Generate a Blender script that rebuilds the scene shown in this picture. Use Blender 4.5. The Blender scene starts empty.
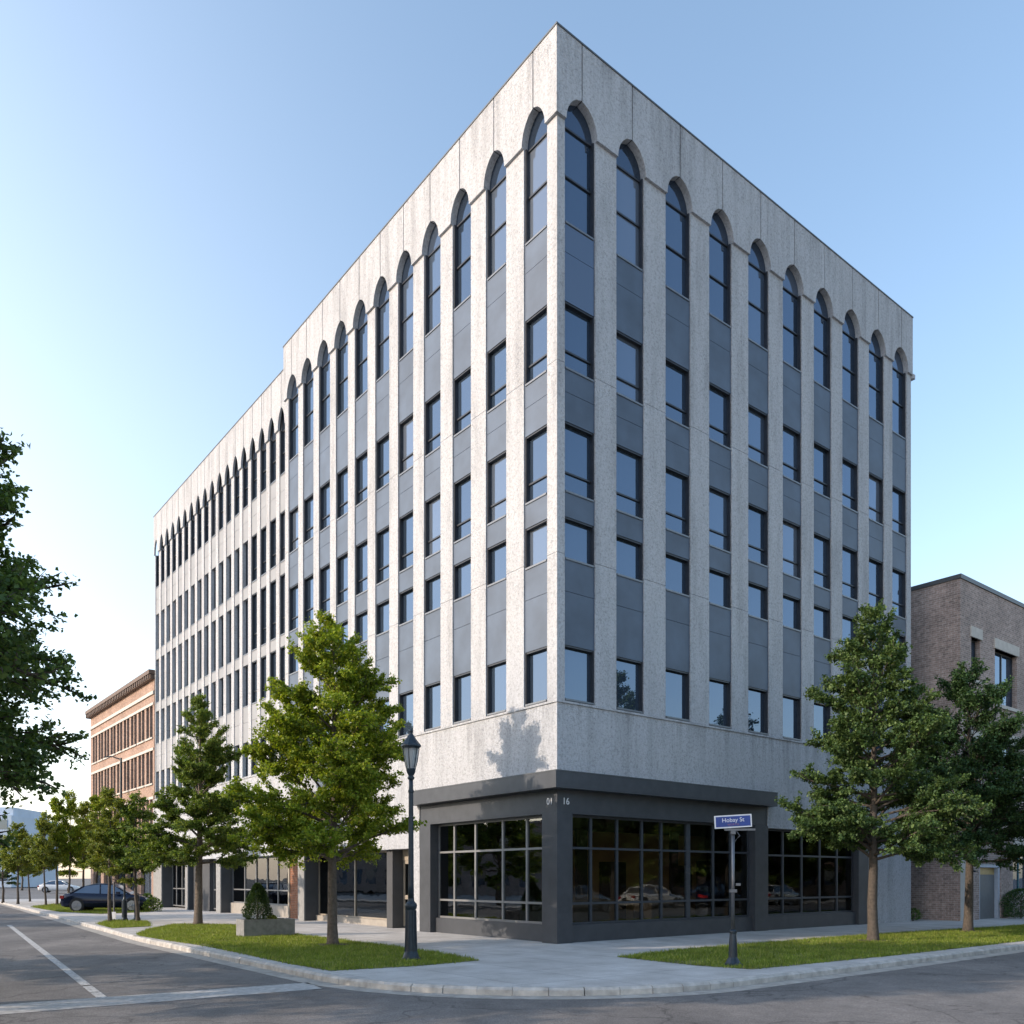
import bpy, bmesh, math, random
import numpy as np
from mathutils import Vector, Matrix
R = math.radians
random.seed(7)
sc = bpy.context.scene
col = sc.collection

# ------------------------------------------------------------------ camera
F = 854.0
cam = bpy.data.cameras.new('camera'); co = bpy.data.objects.new('camera', cam); col.objects.link(co)
co.location = (0, 0, 1.7); co.rotation_euler = (R(90), 0, 0)
cam.sensor_width = 36; cam.lens = 36*F/1024; cam.shift_y = 366/1024
cam.clip_start = .1; cam.clip_end = 4000
sc.camera = co

# the block's own axes: u runs along the right-hand facade, v along the left-hand one
ANG = math.atan2(.621, .784)
CX, CY = 1.16, 22.0
def W(u, v, z=0): return Vector((CX+.7839*u-.6209*v, CY+.6209*u+.7839*v, z))
def G(px, py, lvl=0.):
    y = F*(1.7-lvl)/(py-878.); return Vector(((px-512)/F*y, y, lvl))
def loc(p):
    dx, dy = p[0]-CX, p[1]-CY
    return (.7839*dx+.6209*dy, -.6209*dx+.7839*dy)

# ------------------------------------------------------------------ light
SUN_AZ = math.atan2(-.932, -.361); SUN_EL = R(21)
world = bpy.data.worlds.new('World'); sc.world = world; world.use_nodes = True
wn = world.node_tree.nodes; wl = world.node_tree.links
sky = wn.new('ShaderNodeTexSky'); sky.sky_type = 'NISHITA'; sky.sun_disc = False
sky.sun_elevation = SUN_EL; sky.sun_rotation = SUN_AZ
sky.air_density = 1.35; sky.dust_density = .9; sky.ozone_density = 1.7; sky.altitude = 0
# thin bright haze in the air on the sun's side, low over the street
wg = wn.new('ShaderNodeTexCoord'); dp = wn.new('ShaderNodeVectorMath'); dp.operation = 'DOT_PRODUCT'
wl.new(wg.outputs['Generated'], dp.inputs[0]); dp.inputs[1].default_value = (-.87, .48, .05)
mx_ = wn.new('ShaderNodeMath'); mx_.operation = 'MAXIMUM'; wl.new(dp.outputs['Value'], mx_.inputs[0]); mx_.inputs[1].default_value = 0
pw0 = wn.new('ShaderNodeMath'); pw0.operation = 'POWER'; wl.new(mx_.outputs[0], pw0.inputs[0]); pw0.inputs[1].default_value = 4.
hz = wn.new('ShaderNodeMix'); hz.data_type = 'RGBA'; hz.blend_type = 'ADD'; wl.new(pw0.outputs[0], hz.inputs[0]); hz.clamp_factor = False
sx = wn.new('ShaderNodeSeparateXYZ'); wl.new(wg.outputs['Generated'], sx.inputs[0])
om = wn.new('ShaderNodeMath'); om.operation = 'SUBTRACT'; om.inputs[0].default_value = 1; wl.new(sx.outputs[2], om.inputs[1]); om.use_clamp = True
p3_ = wn.new('ShaderNodeMath'); p3_.operation = 'POWER'; wl.new(om.outputs[0], p3_.inputs[0]); p3_.inputs[1].default_value = 3
lo = wn.new('ShaderNodeMix'); lo.data_type = 'RGBA'; lo.blend_type = 'MULTIPLY'; wl.new(p3_.outputs[0], lo.inputs[0]); wl.new(sky.outputs[0], lo.inputs[6]); lo.inputs[7].default_value = (.80, .76, .92, 1)
wl.new(lo.outputs[2], hz.inputs[6]); hz.inputs[7].default_value = (2.75, 2.8, 2.8, 1)
tn = wn.new('ShaderNodeMix'); tn.data_type = 'RGBA'; tn.blend_type = 'MULTIPLY'; tn.inputs[0].default_value = 1
wl.new(hz.outputs[2], tn.inputs[6]); tn.inputs[7].default_value = (1.01, .985, .97, 1); wl.new(tn.outputs[2], wn['Background'].inputs[0]); wn['Background'].inputs[1].default_value = .15
sl = bpy.data.lights.new('sun', 'SUN'); sl.energy = 2.0; sl.angle = R(.55); sl.color = (1, .83, .67)
so = bpy.data.objects.new('sun', sl); col.objects.link(so)
sd = Vector((math.sin(SUN_AZ)*math.cos(SUN_EL), math.cos(SUN_AZ)*math.cos(SUN_EL), math.sin(SUN_EL)))
so.rotation_euler = sd.to_track_quat('Z', 'Y').to_euler()
so.location = (-40, -10, 40)
sc.view_settings.view_transform = 'Standard'; sc.view_settings.look = 'None'
sc.view_settings.exposure = 1.17; sc.view_settings.gamma = 1
sc.render.engine = 'CYCLES'

# ------------------------------------------------------------------ materials
def mat(name):
    m = bpy.data.materials.new(name); m.use_nodes = True
    nt = m.node_tree; return m, nt, nt.nodes['Principled BSDF']
def N(nt, t, **k):
    n = nt.nodes.new(t)
    for a, b in k.items():
        if a in n.inputs: n.inputs[a].default_value = b
        else: setattr(n, a, b)
    return n
def L(nt, a, b): nt.links.new(a, b)
def coords(nt, scale=(1, 1, 1), world_=False):
    if world_: src = N(nt, 'ShaderNodeNewGeometry').outputs['Position']
    else: src = N(nt, 'ShaderNodeTexCoord').outputs['Object']
    mp = N(nt, 'ShaderNodeMapping'); mp.inputs['Scale'].default_value = scale
    L(nt, src, mp.inputs[0]); return mp.outputs[0]
def noise(nt, vec, scale, detail=4, rough=.55):
    n = N(nt, 'ShaderNodeTexNoise'); n.inputs['Scale'].default_value = scale
    n.inputs['Detail'].default_value = detail; n.inputs['Roughness'].default_value = rough
    L(nt, vec, n.inputs['Vector']); return n.outputs['Fac']
def ramp(nt, fac, stops):
    r = N(nt, 'ShaderNodeValToRGB'); e = r.color_ramp.elements
    while len(e) > 1: e.remove(e[-1])
    e[0].position, e[0].color = stops[0][0], (*stops[0][1], 1)
    for p, c in stops[1:]:
        x = e.new(p); x.color = (*c, 1)
    L(nt, fac, r.inputs[0]); return r.outputs[0]
def mix(nt, a, b, fac, mode='MIX'):
    m = N(nt, 'ShaderNodeMix', data_type='RGBA', blend_type=mode)
    for s, i in ((fac, 0), (a, 6), (b, 7)):
        if hasattr(s, 'links'): L(nt, s, m.inputs[i])
        elif i == 0: m.inputs[0].default_value = s
        else: m.inputs[i].default_value = (*s, 1)
    return m.outputs[2]
def bump(nt, bs, h, strength, dist=.01):
    b = N(nt, 'ShaderNodeBump'); b.inputs['Strength'].default_value = strength; b.inputs['Distance'].default_value = dist
    L(nt, h, b.inputs['Height']); L(nt, b.outputs[0], bs.inputs['Normal'])
def g3(v): return (v, v, v)

def m_simple(name, c, rough=.5, metal=0., var=.12, scale=6., bmp=0.):
    m, nt, b = mat(name); v = coords(nt, world_=True)
    n = noise(nt, v, scale, 5)
    L(nt, ramp(nt, n, [(.3, tuple(x*(1-var) for x in c)), (.7, tuple(min(1, x*(1+var)) for x in c))]), b.inputs['Base Color'])
    b.inputs['Roughness'].default_value = rough; b.inputs['Metallic'].default_value = metal
    if bmp: bump(nt, b, noise(nt, v, scale*8, 3), bmp)
    return m

def m_stone(name, c):
    m, nt, b = mat(name); v = coords(nt, world_=True)
    vs = coords(nt, (1.6, 1.6, .22), True)
    big = noise(nt, vs, 1.3, 5, .6)                       # vertical weather streaks
    mid = noise(nt, v, 15, 5, .68)
    vo = N(nt, 'ShaderNodeTexVoronoi'); vo.inputs['Scale'].default_value = 42; L(nt, v, vo.inputs[0])
    agg = ramp(nt, vo.outputs['Distance'], [(.0, g3(1.05)), (.6, g3(1.0)), (.85, g3(.86))])
    base = ramp(nt, big, [(.28, tuple(x*.76 for x in c)), (.48, c), (.75, tuple(x*1.08 for x in c))])
    c1 = mix(nt, base, ramp(nt, mid, [(.34, g3(.70)), (.50, g3(1.0)), (.68, g3(1.08))]), 1., 'MULTIPLY')
    c2 = mix(nt, c1, agg, 1., 'MULTIPLY')
    # soot and run-off marks that start under the string course and under the parapet ledge
    ge = N(nt, 'ShaderNodeNewGeometry'); sz = N(nt, 'ShaderNodeSeparateXYZ'); L(nt, ge.outputs['Position'], sz.inputs[0])
    st = noise(nt, coords(nt, (3.2, 3.2, .30), True), 1.0, 6, .7)
    stn = ramp(nt, st, [(.46, g3(0)), (.62, g3(1))])
    zs_ = N(nt, 'ShaderNodeMapRange'); L(nt, sz.outputs[2], zs_.inputs[0]); zs_.inputs[1].default_value = 4.6; zs_.inputs[2].default_value = 6.3; zs_.inputs[3].default_value = 0; zs_.inputs[4].default_value = .55
    gt = N(nt, 'ShaderNodeMath', operation='LESS_THAN'); L(nt, sz.outputs[2], gt.inputs[0]); gt.inputs[1].default_value = 6.32
    zt_ = N(nt, 'ShaderNodeMapRange'); L(nt, sz.outputs[2], zt_.inputs[0]); zt_.inputs[1].default_value = 21.0; zt_.inputs[2].default_value = 23.6; zt_.inputs[3].default_value = .10; zt_.inputs[4].default_value = .45
    m1 = N(nt, 'ShaderNodeMath', operation='MULTIPLY'); L(nt, zs_.outputs[0], m1.inputs[0]); L(nt, gt.outputs[0], m1.inputs[1])
    g2 = N(nt, 'ShaderNodeMath', operation='GREATER_THAN'); L(nt, sz.outputs[2], g2.inputs[0]); g2.inputs[1].default_value = 6.32
    m2 = N(nt, 'ShaderNodeMath', operation='MULTIPLY'); L(nt, zt_.outputs[0], m2.inputs[0]); L(nt, g2.outputs[0], m2.inputs[1])
    m3 = N(nt, 'ShaderNodeMath', operation='ADD'); L(nt, m1.outputs[0], m3.inputs[0]); L(nt, m2.outputs[0], m3.inputs[1])
    m4 = N(nt, 'ShaderNodeMath', operation='MULTIPLY'); L(nt, m3.outputs[0], m4.inputs[0]); L(nt, stn, m4.inputs[1])
    c2 = mix(nt, c2, mix(nt, c2, (.55, .54, .53), 1., 'MULTIPLY'), m4.outputs[0])
    L(nt, c2, b.inputs['Base Color']); b.inputs['Roughness'].default_value = .92
    b.inputs['Specular IOR Level'].default_value = .2
    hh = N(nt, 'ShaderNodeMath', operation='ADD'); L(nt, mid, hh.inputs[0]); L(nt, vo.outputs['Distance'], hh.inputs[1])
    bump(nt, b, hh.outputs[0], .7, .022)
    return m

def m_brick(name, c1, c2, mortar, w=.22, h=.072, bumps=.5):
    m, nt, b = mat(name); tc = N(nt, 'ShaderNodeTexCoord')
    s = N(nt, 'ShaderNodeSeparateXYZ'); L(nt, tc.outputs['Object'], s.inputs[0])
    a = N(nt, 'ShaderNodeMath', operation='ADD'); L(nt, s.outputs[0], a.inputs[0]); L(nt, s.outputs[1], a.inputs[1])
    cb = N(nt, 'ShaderNodeCombineXYZ'); L(nt, a.outputs[0], cb.inputs[0]); L(nt, s.outputs[2], cb.inputs[1])
    br = N(nt, 'ShaderNodeTexBrick'); L(nt, cb.outputs[0], br.inputs['Vector'])
    br.inputs['Color1'].default_value = (*c1, 1); br.inputs['Color2'].default_value = (*c2, 1); br.inputs['Mortar'].default_value = (*mortar, 1)
    br.inputs['Scale'].default_value = 1; br.inputs['Brick Width'].default_value = w; br.inputs['Row Height'].default_value = h
    br.inputs['Mortar Size'].default_value = .008; br.inputs['Mortar Smooth'].default_value = .3
    v = coords(nt)
    st = ramp(nt, noise(nt, v, .6, 5), [(.3, g3(.78)), (.7, g3(1.12))])
    fi = ramp(nt, noise(nt, v, 7, 4), [(.3, g3(.72)), (.7, g3(1.2))])
    L(nt, mix(nt, mix(nt, br.outputs[0], st, 1., 'MULTIPLY'), fi, 1., 'MULTIPLY'), b.inputs['Base Color'])
    b.inputs['Roughness'].default_value = .9; b.inputs['Specular IOR Level'].default_value = .2
    bump(nt, b, br.outputs['Fac'], -bumps, .01)
    return m

def m_glass_dark(name, refl=.5, tint=(.02, .03, .045), gcol=(.75, .85, 1.)):
    """window glass of an unlit office: dark behind, mirror-like in front, each pane very slightly warped"""
    m, nt, b = mat(name); nt.nodes.remove(b); out = nt.nodes['Material Output']
    v = coords(nt, (1, 1, 1), True)
    oi = N(nt, 'ShaderNodeObjectInfo')
    d = N(nt, 'ShaderNodeBsdfDiffuse'); 
    L(nt, ramp(nt, oi.outputs['Random'], [(0, tint), (.7, tuple(x*1.6 for x in tint)), (.84, tuple(x*2.2+.02 for x in tint)), (.86, tuple(x*2+.03 for x in tint)), (1, tuple(x*2+.07 for x in tint))]), d.inputs[0])
    gl = N(nt, 'ShaderNodeBsdfGlossy'); gl.inputs['Color'].default_value = (*gcol, 1); gl.inputs['Roughness'].default_value = .015
    bm = N(nt, 'ShaderNodeBump'); bm.inputs['Strength'].default_value = .25; bm.inputs['Distance'].default_value = .02
    L(nt, noise(nt, v, .9, 2), bm.inputs['Height']); L(nt, bm.outputs[0], gl.inputs['Normal'])
    lw = N(nt, 'ShaderNodeLayerWeight'); lw.inputs[0].default_value = .35
    mr = N(nt, 'ShaderNodeMapRange'); L(nt, lw.outputs['Fresnel'], mr.inputs[0])
    mr.inputs[1].default_value = 0; mr.inputs[2].default_value = 1; mr.inputs[3].default_value = refl*.75; mr.inputs[4].default_value = 1.
    mx = N(nt, 'ShaderNodeMixShader'); L(nt, mr.outputs[0], mx.inputs[0]); L(nt, d.outputs[0], mx.inputs[1]); L(nt, gl.outputs[0], mx.inputs[2])
    L(nt, mx.outputs[0], out.inputs[0]); return m

def m_glass_clear(name, tint=.5, refl=.10, col_=(.62, .66, .7)):
    m, nt, b = mat(name); nt.nodes.remove(b); out = nt.nodes['Material Output']
    v = coords(nt, world_=True)
    tr = N(nt, 'ShaderNodeBsdfTransparent'); tr.inputs[0].default_value = (tint*.98, tint, tint*.97, 1)
    gl = N(nt, 'ShaderNodeBsdfGlossy'); gl.inputs['Color'].default_value = (*col_, 1); gl.inputs['Roughness'].default_value = .01
    bm = N(nt, 'ShaderNodeBump'); bm.inputs['Strength'].default_value = .2; bm.inputs['Distance'].default_value = .015
    L(nt, noise(nt, v, 1.1, 2), bm.inputs['Height']); L(nt, bm.outputs[0], gl.inputs['Normal'])
    lw = N(nt, 'ShaderNodeLayerWeight'); lw.inputs[0].default_value = .22
    mr = N(nt, 'ShaderNodeMapRange'); L(nt, lw.outputs['Fresnel'], mr.inputs[0]); mr.inputs[3].default_value = refl; mr.inputs[4].default_value = .95
    mx = N(nt, 'ShaderNodeMixShader'); L(nt, mr.outputs[0], mx.inputs[0]); L(nt, tr.outputs[0], mx.inputs[1]); L(nt, gl.outputs[0], mx.inputs[2])
    L(nt, mx.outputs[0], out.inputs[0]); return m

def m_leaf(name, dark, light, trans=.35, alt=None):
    m, nt, b = mat(name); nt.nodes.remove(b); out = nt.nodes['Material Output']
    ge = N(nt, 'ShaderNodeNewGeometry')
    c = ramp(nt, ge.outputs['Random Per Island'], [(0, dark), (.75, light)] + ([(1, alt)] if alt else []))
    v = coords(nt, world_=True)
    c = mix(nt, c, ramp(nt, noise(nt, v, 1.6, 3), [(.3, g3(.72)), (.7, g3(1.25))]), 1., 'MULTIPLY')
    d = N(nt, 'ShaderNodeBsdfPrincipled'); L(nt, c, d.inputs['Base Color']); d.inputs['Roughness'].default_value = .55
    d.inputs['Specular IOR Level'].default_value = .35
    t = N(nt, 'ShaderNodeBsdfTranslucent'); L(nt, mix(nt, c, (1.0, 1.0, .35), 1., 'MULTIPLY'), t.inputs[0])
    mx = N(nt, 'ShaderNodeMixShader'); mx.inputs[0].default_value = trans
    L(nt, d.outputs[0], mx.inputs[1]); L(nt, t.outputs[0], mx.inputs[2]); L(nt, mx.outputs[0], out.inputs[0]); return m

M = {}
M['stone'] = m_stone('exposed aggregate concrete', (.465, .48, .505))
M['seal'] = m_simple('dark joint sealant', (.05, .048, .045), .8, 0, .1)
M['spandrel'] = m_simple('painted spandrel panel', (.062, .09, .135), .5, 0, .22, 1.1)
M['spandrel_pale'] = m_simple('pale spandrel panel', (.25, .26, .275), .6, 0, .08, 1.5)
M['frame'] = m_simple('dark bronze window frame', (.035, .04, .05), .4, .3, .2)
M['sill'] = m_simple('grey aluminium sill', (.16, .17, .185), .4, .4, .1)
M['tymp'] = None
M['tymp'] = m_glass_dark('arch glass', .09, tint=(.018, .026, .04), gcol=(.6, .74, .95))
M['pane'] = m_glass_dark('office glass', .16, gcol=(.60, .74, .95))
M['cladding'] = m_simple('charcoal metal cladding', (.058, .064, .075), .45, .1, .14, 3)
M['coping'] = m_simple('metal coping', (.10, .11, .12), .5, .5, .1)
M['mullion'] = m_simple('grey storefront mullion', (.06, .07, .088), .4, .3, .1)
M['mullion_lit'] = m_simple('sunlit storefront mullion', (.22, .225, .23), .4, .2, .1)  # lighter copy of the mullion; sun on the left side put into its colour
M['shop'] = m_glass_clear('shop glass', .78, .03)
M['shop2'] = m_glass_clear('tinted shop glass', .45, .15)
M['inwall'] = m_simple('tan interior wall', (.62, .38, .19), .8, 0, .15, 1.2)  # tan wall, its colour brightened in place of lamplight in the room
M['indark'] = m_simple('dark interior', (.05, .045, .04), .8, 0, .3, 1.)
M['infloor'] = m_simple('interior floor', (.14, .11, .09), .5, 0, .1, 2.)
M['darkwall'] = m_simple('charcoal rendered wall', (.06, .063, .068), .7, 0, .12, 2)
M['piergrey'] = m_simple('grey pier face', (.27, .27, .265), .8, 0, .14, 6, .2)
M['tanframe'] = m_simple('tan metal frame', (.33, .29, .235), .55, .1, .1)
M['tanstone'] = m_simple('tan stone sill', (.34, .31, .27), .8, 0, .12, 5, .2)
M['brick_red'] = m_brick('red brick', (.36, .155, .085), (.26, .11, .065), (.33, .25, .19))
M['brick_far'] = m_brick('weathered orange brick', (.37, .25, .195), (.29, .185, .145), (.46, .38, .32), .24, .08, .3)
M['brick_brown'] = m_brick('brown grey brick', (.42, .32, .285), (.28, .22, .20), (.50, .46, .43), .23, .085, .6)
M['trim'] = m_simple('pale stone trim', (.5, .47, .43), .8, 0, .1, 4)
M['cornice'] = m_simple('brown cornice', (.13, .09, .07), .7, 0, .15, 3)
M['iron'] = m_simple('dark blue green cast iron', (.018, .030, .043), .38, .2, .25, 12, .1)
M['galv'] = m_simple('galvanised steel', (.16, .165, .18), .4, .7, .15, 20)
M['lampglass'] = m_glass_clear('lantern glass', .8, .15)
M['frost'] = m_simple('frosted lantern glass', (.55, .57, .58), .25, 0, .05); M['frost'].node_tree.nodes['Principled BSDF'].inputs['Transmission Weight'].default_value = .45
M['white'] = m_simple('white enamel', (.75, .76, .78), .5, 0, .05)
M['blue'] = m_simple('blue sign face', (.025, .06, .27), .45, 0, .15, 9)
M['signred'] = m_simple('dull red lettering', (.30, .12, .16), .5)
M['bark'] = m_simple('grey brown bark', (.125, .10, .08), .9, 0, .35, 14, .8)
M['bark_dark'] = m_simple('dark bark', (.085, .07, .058), .9, 0, .35, 14, .8)
M['leaf_bright'] = m_leaf('yellow green leaves', (.10, .17, .014), (.31, .39, .04), .45, (.44, .45, .07))
M['leaf_mid'] = m_leaf('mid green leaves', (.065, .12, .028), (.20, .28, .055), .4, (.28, .31, .07))
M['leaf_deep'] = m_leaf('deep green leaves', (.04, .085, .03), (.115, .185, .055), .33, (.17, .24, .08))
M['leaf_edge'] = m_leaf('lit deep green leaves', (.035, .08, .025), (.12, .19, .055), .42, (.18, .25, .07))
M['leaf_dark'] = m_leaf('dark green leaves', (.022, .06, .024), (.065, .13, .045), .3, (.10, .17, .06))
M['leaf_pale'] = m_leaf('pale yellow green leaves', (.11, .16, .03), (.28, .32, .06), .4, (.36, .36, .09))
M['grass'] = m_leaf('grass blades', (.10, .165, .02), (.26, .33, .045), .38, (.45, .43, .15))
M['concrete_planter'] = m_simple('planter concrete', (.22, .22, .215), .9, 0, .22, 7, .4)
M['car_navy'] = m_simple('navy car paint', (.008, .014, .035), .12, .3, .1)
M['car_silver'] = m_simple('silver car paint', (.5, .5, .5), .2, .5, .05)
M['car_white'] = m_simple('white car paint', (.7, .7, .7), .2, 0, .05)
M['rubber'] = m_simple('tyre rubber', (.02, .02, .02), .8)
M['alloy'] = m_simple('alloy wheel', (.30, .31, .33), .3, .7, .05)
M['red_lamp'] = m_simple('red tail lamp', (.35, .015, .02), .15)
M['autoglass'] = m_glass_dark('car glass', .12)
M['farblue'] = m_simple('pale blue cladding', (.38, .47, .58), .5, 0, .1, .3)
M['greypaint'] = m_simple('grey painted door', (.17, .175, .18), .6, 0, .06)
M['paleframe'] = m_simple('pale blue grey frame', (.45, .50, .58), .6, 0, .06)
M['amber'] = m_simple('amber glass', (.45, .33, .14), .4)
M['teal'] = m_simple('teal window frame', (.05, .17, .22), .5)

# ground materials
def m_asphalt():
    m, nt, b = mat('worn asphalt'); v = coords(nt, world_=True)
    agg = noise(nt, v, 55, 3, .8); big = noise(nt, v, .35, 5); mid = noise(nt, v, 3.2, 5)
    tr = noise(nt, coords(nt, (.55, .06, 1), False), 1.2, 3)
    c = ramp(nt, big, [(.3, (.125, .118, .114)), (.7, (.205, .19, .178))])
    c = mix(nt, c, ramp(nt, agg, [(.3, g3(.45)), (.5, g3(1)), (.72, g3(1.75))]), 1., 'MULTIPLY')
    c = mix(nt, c, ramp(nt, mid, [(.3, g3(.84)), (.7, g3(1.12))]), 1., 'MULTIPLY')
    c = mix(nt, c, ramp(nt, tr, [(.35, g3(.86)), (.65, g3(1.1))]), 1., 'MULTIPLY')
    vo = N(nt, 'ShaderNodeTexVoronoi', feature='DISTANCE_TO_EDGE'); vo.inputs['Scale'].default_value = .33
    wv = N(nt, 'ShaderNodeVectorMath', operation='ADD'); L(nt, v, wv.inputs[0])
    nn = N(nt, 'ShaderNodeTexNoise'); nn.inputs['Scale'].default_value = 1.5; L(nt, v, nn.inputs['Vector']); L(nt, nn.outputs['Color'], wv.inputs[1])
    L(nt, wv.outputs[0], vo.inputs[0])
    crack = ramp(nt, vo.outputs[0], [(0, g3(.55)), (.006, g3(.7)), (.012, g3(1))])
    c = mix(nt, c, crack, .85, 'MULTIPLY')
    L(nt, c, b.inputs['Base Color']); b.inputs['Roughness'].default_value = .85; b.inputs['Specular IOR Level'].default_value = .3
    bump(nt, b, agg, .6, .008); return m
def m_pavement(name, c, jx, jy, joint=.5):
    m, nt, b = mat(name); v = coords(nt)
    br = N(nt, 'ShaderNodeTexBrick', offset=0., offset_frequency=1); L(nt, v, br.inputs['Vector'])
    br.inputs['Scale'].default_value = 1; br.inputs['Brick Width'].default_value = jx; br.inputs['Row Height'].default_value = jy
    br.inputs['Mortar Size'].default_value = .011; br.inputs['Mortar Smooth'].default_value = .2
    br.inputs['Color1'].default_value = (*c, 1); br.inputs['Color2'].default_value = (*[x*.88 for x in c], 1)
    br.inputs['Mortar'].default_value = (*[x*joint for x in c], 1)
    a = ramp(nt, noise(nt, v, 1.1, 6, .65), [(.3, (.76, .74, .72)), (.7, g3(1.14))])
    s = ramp(nt, noise(nt, v, 38, 3, .7), [(.3, g3(.83)), (.7, g3(1.14))])
    L(nt, mix(nt, mix(nt, br.outputs[0], a, 1., 'MULTIPLY'), s, 1., 'MULTIPLY'), b.inputs['Base Color'])
    b.inputs['Roughness'].default_value = .88; bump(nt, b, noise(nt, v, 60, 3), .3, .004); return m
def m_worn_paint():
    m, nt, b = mat('worn road paint'); v = coords(nt, world_=True)
    n = noise(nt, v, 16, 6, .75)
    L(nt, ramp(nt, n, [(.40, (.17, .165, .16)), (.50, (.46, .46, .45)), (.7, (.58, .58, .57))]), b.inputs['Base Color'])
    b.inputs['Roughness'].default_value = .8; return m
M['asphalt'] = m_asphalt()
M['pavement'] = m_pavement('concrete pavement', (.52, .505, .485), 1.5, 1.5)
M['kerb'] = m_simple('kerb concrete', (.44, .42, .39), .9, 0, .28, 5, .5)
M['gutter'] = m_simple('gutter concrete', (.36, .335, .30), .9, 0, .25, 5, .4)
M['cross'] = m_simple('worn pale concrete band', (.40, .39, .375), .9, 0, .3, 9, .3)
M['paint'] = m_worn_paint()
M['soil'] = m_simple('turf base', (.16, .155, .05), .95, 0, .45, 4, .5)
M['earth'] = m_simple('bare earth', (.12, .09, .06), .95, 0, .3, 20, .5)

# ------------------------------------------------------------------ helpers
class MB:
    def __init__(s): s.v = []; s.f = []; s.mi = []
    def quad(s, pts, m=0):
        i = len(s.v); s.v += [tuple(p) for p in pts]; s.f.append(tuple(range(i, i+len(pts)))); s.mi.append(m)
    def box(s, a, b, m=0):
        x0, y0, z0 = [min(p, q) for p, q in zip(a, b)]; x1, y1, z1 = [max(p, q) for p, q in zip(a, b)]
        i = len(s.v); s.v += [(x0,y0,z0),(x1,y0,z0),(x1,y1,z0),(x0,y1,z0),(x0,y0,z1),(x1,y0,z1),(x1,y1,z1),(x0,y1,z1)]
        for q in ((0,3,2,1),(4,5,6,7),(0,1,5,4),(1,2,6,5),(2,3,7,6),(3,0,4,7)): s.f.append(tuple(i+k for k in q)); s.mi.append(m)
        return s
    def prism(s, poly, d0, d1, fn, m=0):
        """poly of (a,b) extruded between d0 and d1; fn(a,d,b) -> point"""
        n = len(poly); i = len(s.v)
        s.v += [tuple(fn(a, d0, b)) for a, b in poly] + [tuple(fn(a, d1, b)) for a, b in poly]
        s.f.append(tuple(range(i, i+n))); s.mi.append(m); s.f.append(tuple(range(i+2*n-1, i+n-1, -1))); s.mi.append(m)
        for k in range(n): s.f.append((i+k, i+n+k, i+n+(k+1) % n, i+(k+1) % n)); s.mi.append(m)
        return s
    def tube(s, pts, rs, n=8, m=0, cap=True):
        pts = [Vector(p) for p in pts]; i0 = len(s.v)
        for k, p in enumerate(pts):
            t = (pts[min(k+1, len(pts)-1)]-pts[max(k-1, 0)]); t.normalize()
            a = t.cross(Vector((0, 0, 1)) if abs(t.z) < .95 else Vector((1, 0, 0))); a.normalize(); b = t.cross(a)
            for j in range(n):
                an = 2*math.pi*j/n; s.v.append(tuple(p+(a*math.cos(an)+b*math.sin(an))*rs[k]))
        for k in range(len(pts)-1):
            for j in range(n):
                s.f.append((i0+k*n+j, i0+k*n+(j+1) % n, i0+(k+1)*n+(j+1) % n, i0+(k+1)*n+j)); s.mi.append(m)
        if cap:
            s.f.append(tuple(i0+j for j in range(n-1, -1, -1))); s.mi.append(m)
            s.f.append(tuple(i0+(len(pts)-1)*n+j for j in range(n))); s.mi.append(m)
        return s
    def lathe(s, prof, c=(0, 0, 0), n=20, m=0, rot=0.):
        return s.tube([(c[0], c[1], c[2]+z) for r, z in prof], [r for r, z in prof], n, m)
    def build(s, name, mats, parent=None, smooth=False, recalc=True, link=True):
        me = bpy.data.meshes.new(name); me.from_pydata(s.v, [], s.f)
        if not isinstance(mats, (list, tuple)): mats = [mats]
        for x in mats: me.materials.append(x)
        if len(mats) > 1: me.polygons.foreach_set('material_index', s.mi)
        if recalc:
            bm = bmesh.new(); bm.from_mesh(me); bmesh.ops.recalc_face_normals(bm, faces=bm.faces); bm.to_mesh(me); bm.free()
        if smooth:
            me.polygons.foreach_set('use_smooth', [True]*len(me.polygons))
        me.update()
        o = bpy.data.objects.new(name, me)
        if link: col.objects.link(o)
        if parent: o.parent = parent
        return o
def tag(o, label=None, cat=None, group=None, kind=None):
    if label: o['label'] = label
    if cat: o['category'] = cat
    if group: o['group'] = group
    if kind: o['kind'] = kind
    return o
def empty(name, loc_, rz=0., **k):
    o = bpy.data.objects.new(name, None); col.objects.link(o); o.location = loc_; o.rotation_euler = (0, 0, rz)
    o.empty_display_size = .3
    return tag(o, **k)
def place(o, parent, l=(0, 0, 0), rz=0.):
    o.parent = parent; o.location = l; o.rotation_euler = (0, 0, rz); return o
def copy_tree(o, parent=None):
    c = o.copy(); col.objects.link(c); c.parent = parent
    for ch in list(o.children): copy_tree(ch, c)
    return c
def np_mesh(name, verts, nper, mats, parent=None):
    """verts (N*nper,3): N separate polygons of nper corners"""
    n = len(verts)//nper
    me = bpy.data.meshes.new(name); me.vertices.add(len(verts)); me.vertices.foreach_set('co', verts.astype(np.float32).ravel())
    me.loops.add(len(verts)); me.loops.foreach_set('vertex_index', np.arange(len(verts), dtype=np.int32))
    me.polygons.add(n); me.polygons.foreach_set('loop_start', np.arange(0, len(verts), nper, dtype=np.int32))
    me.polygons.foreach_set('loop_total', np.full(n, nper, dtype=np.int32))
    for m in mats: me.materials.append(m)
    me.update(calc_edges=True); me.validate()
    o = bpy.data.objects.new(name, me); col.objects.link(o)
    if parent: o.parent = parent
    return o

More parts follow.
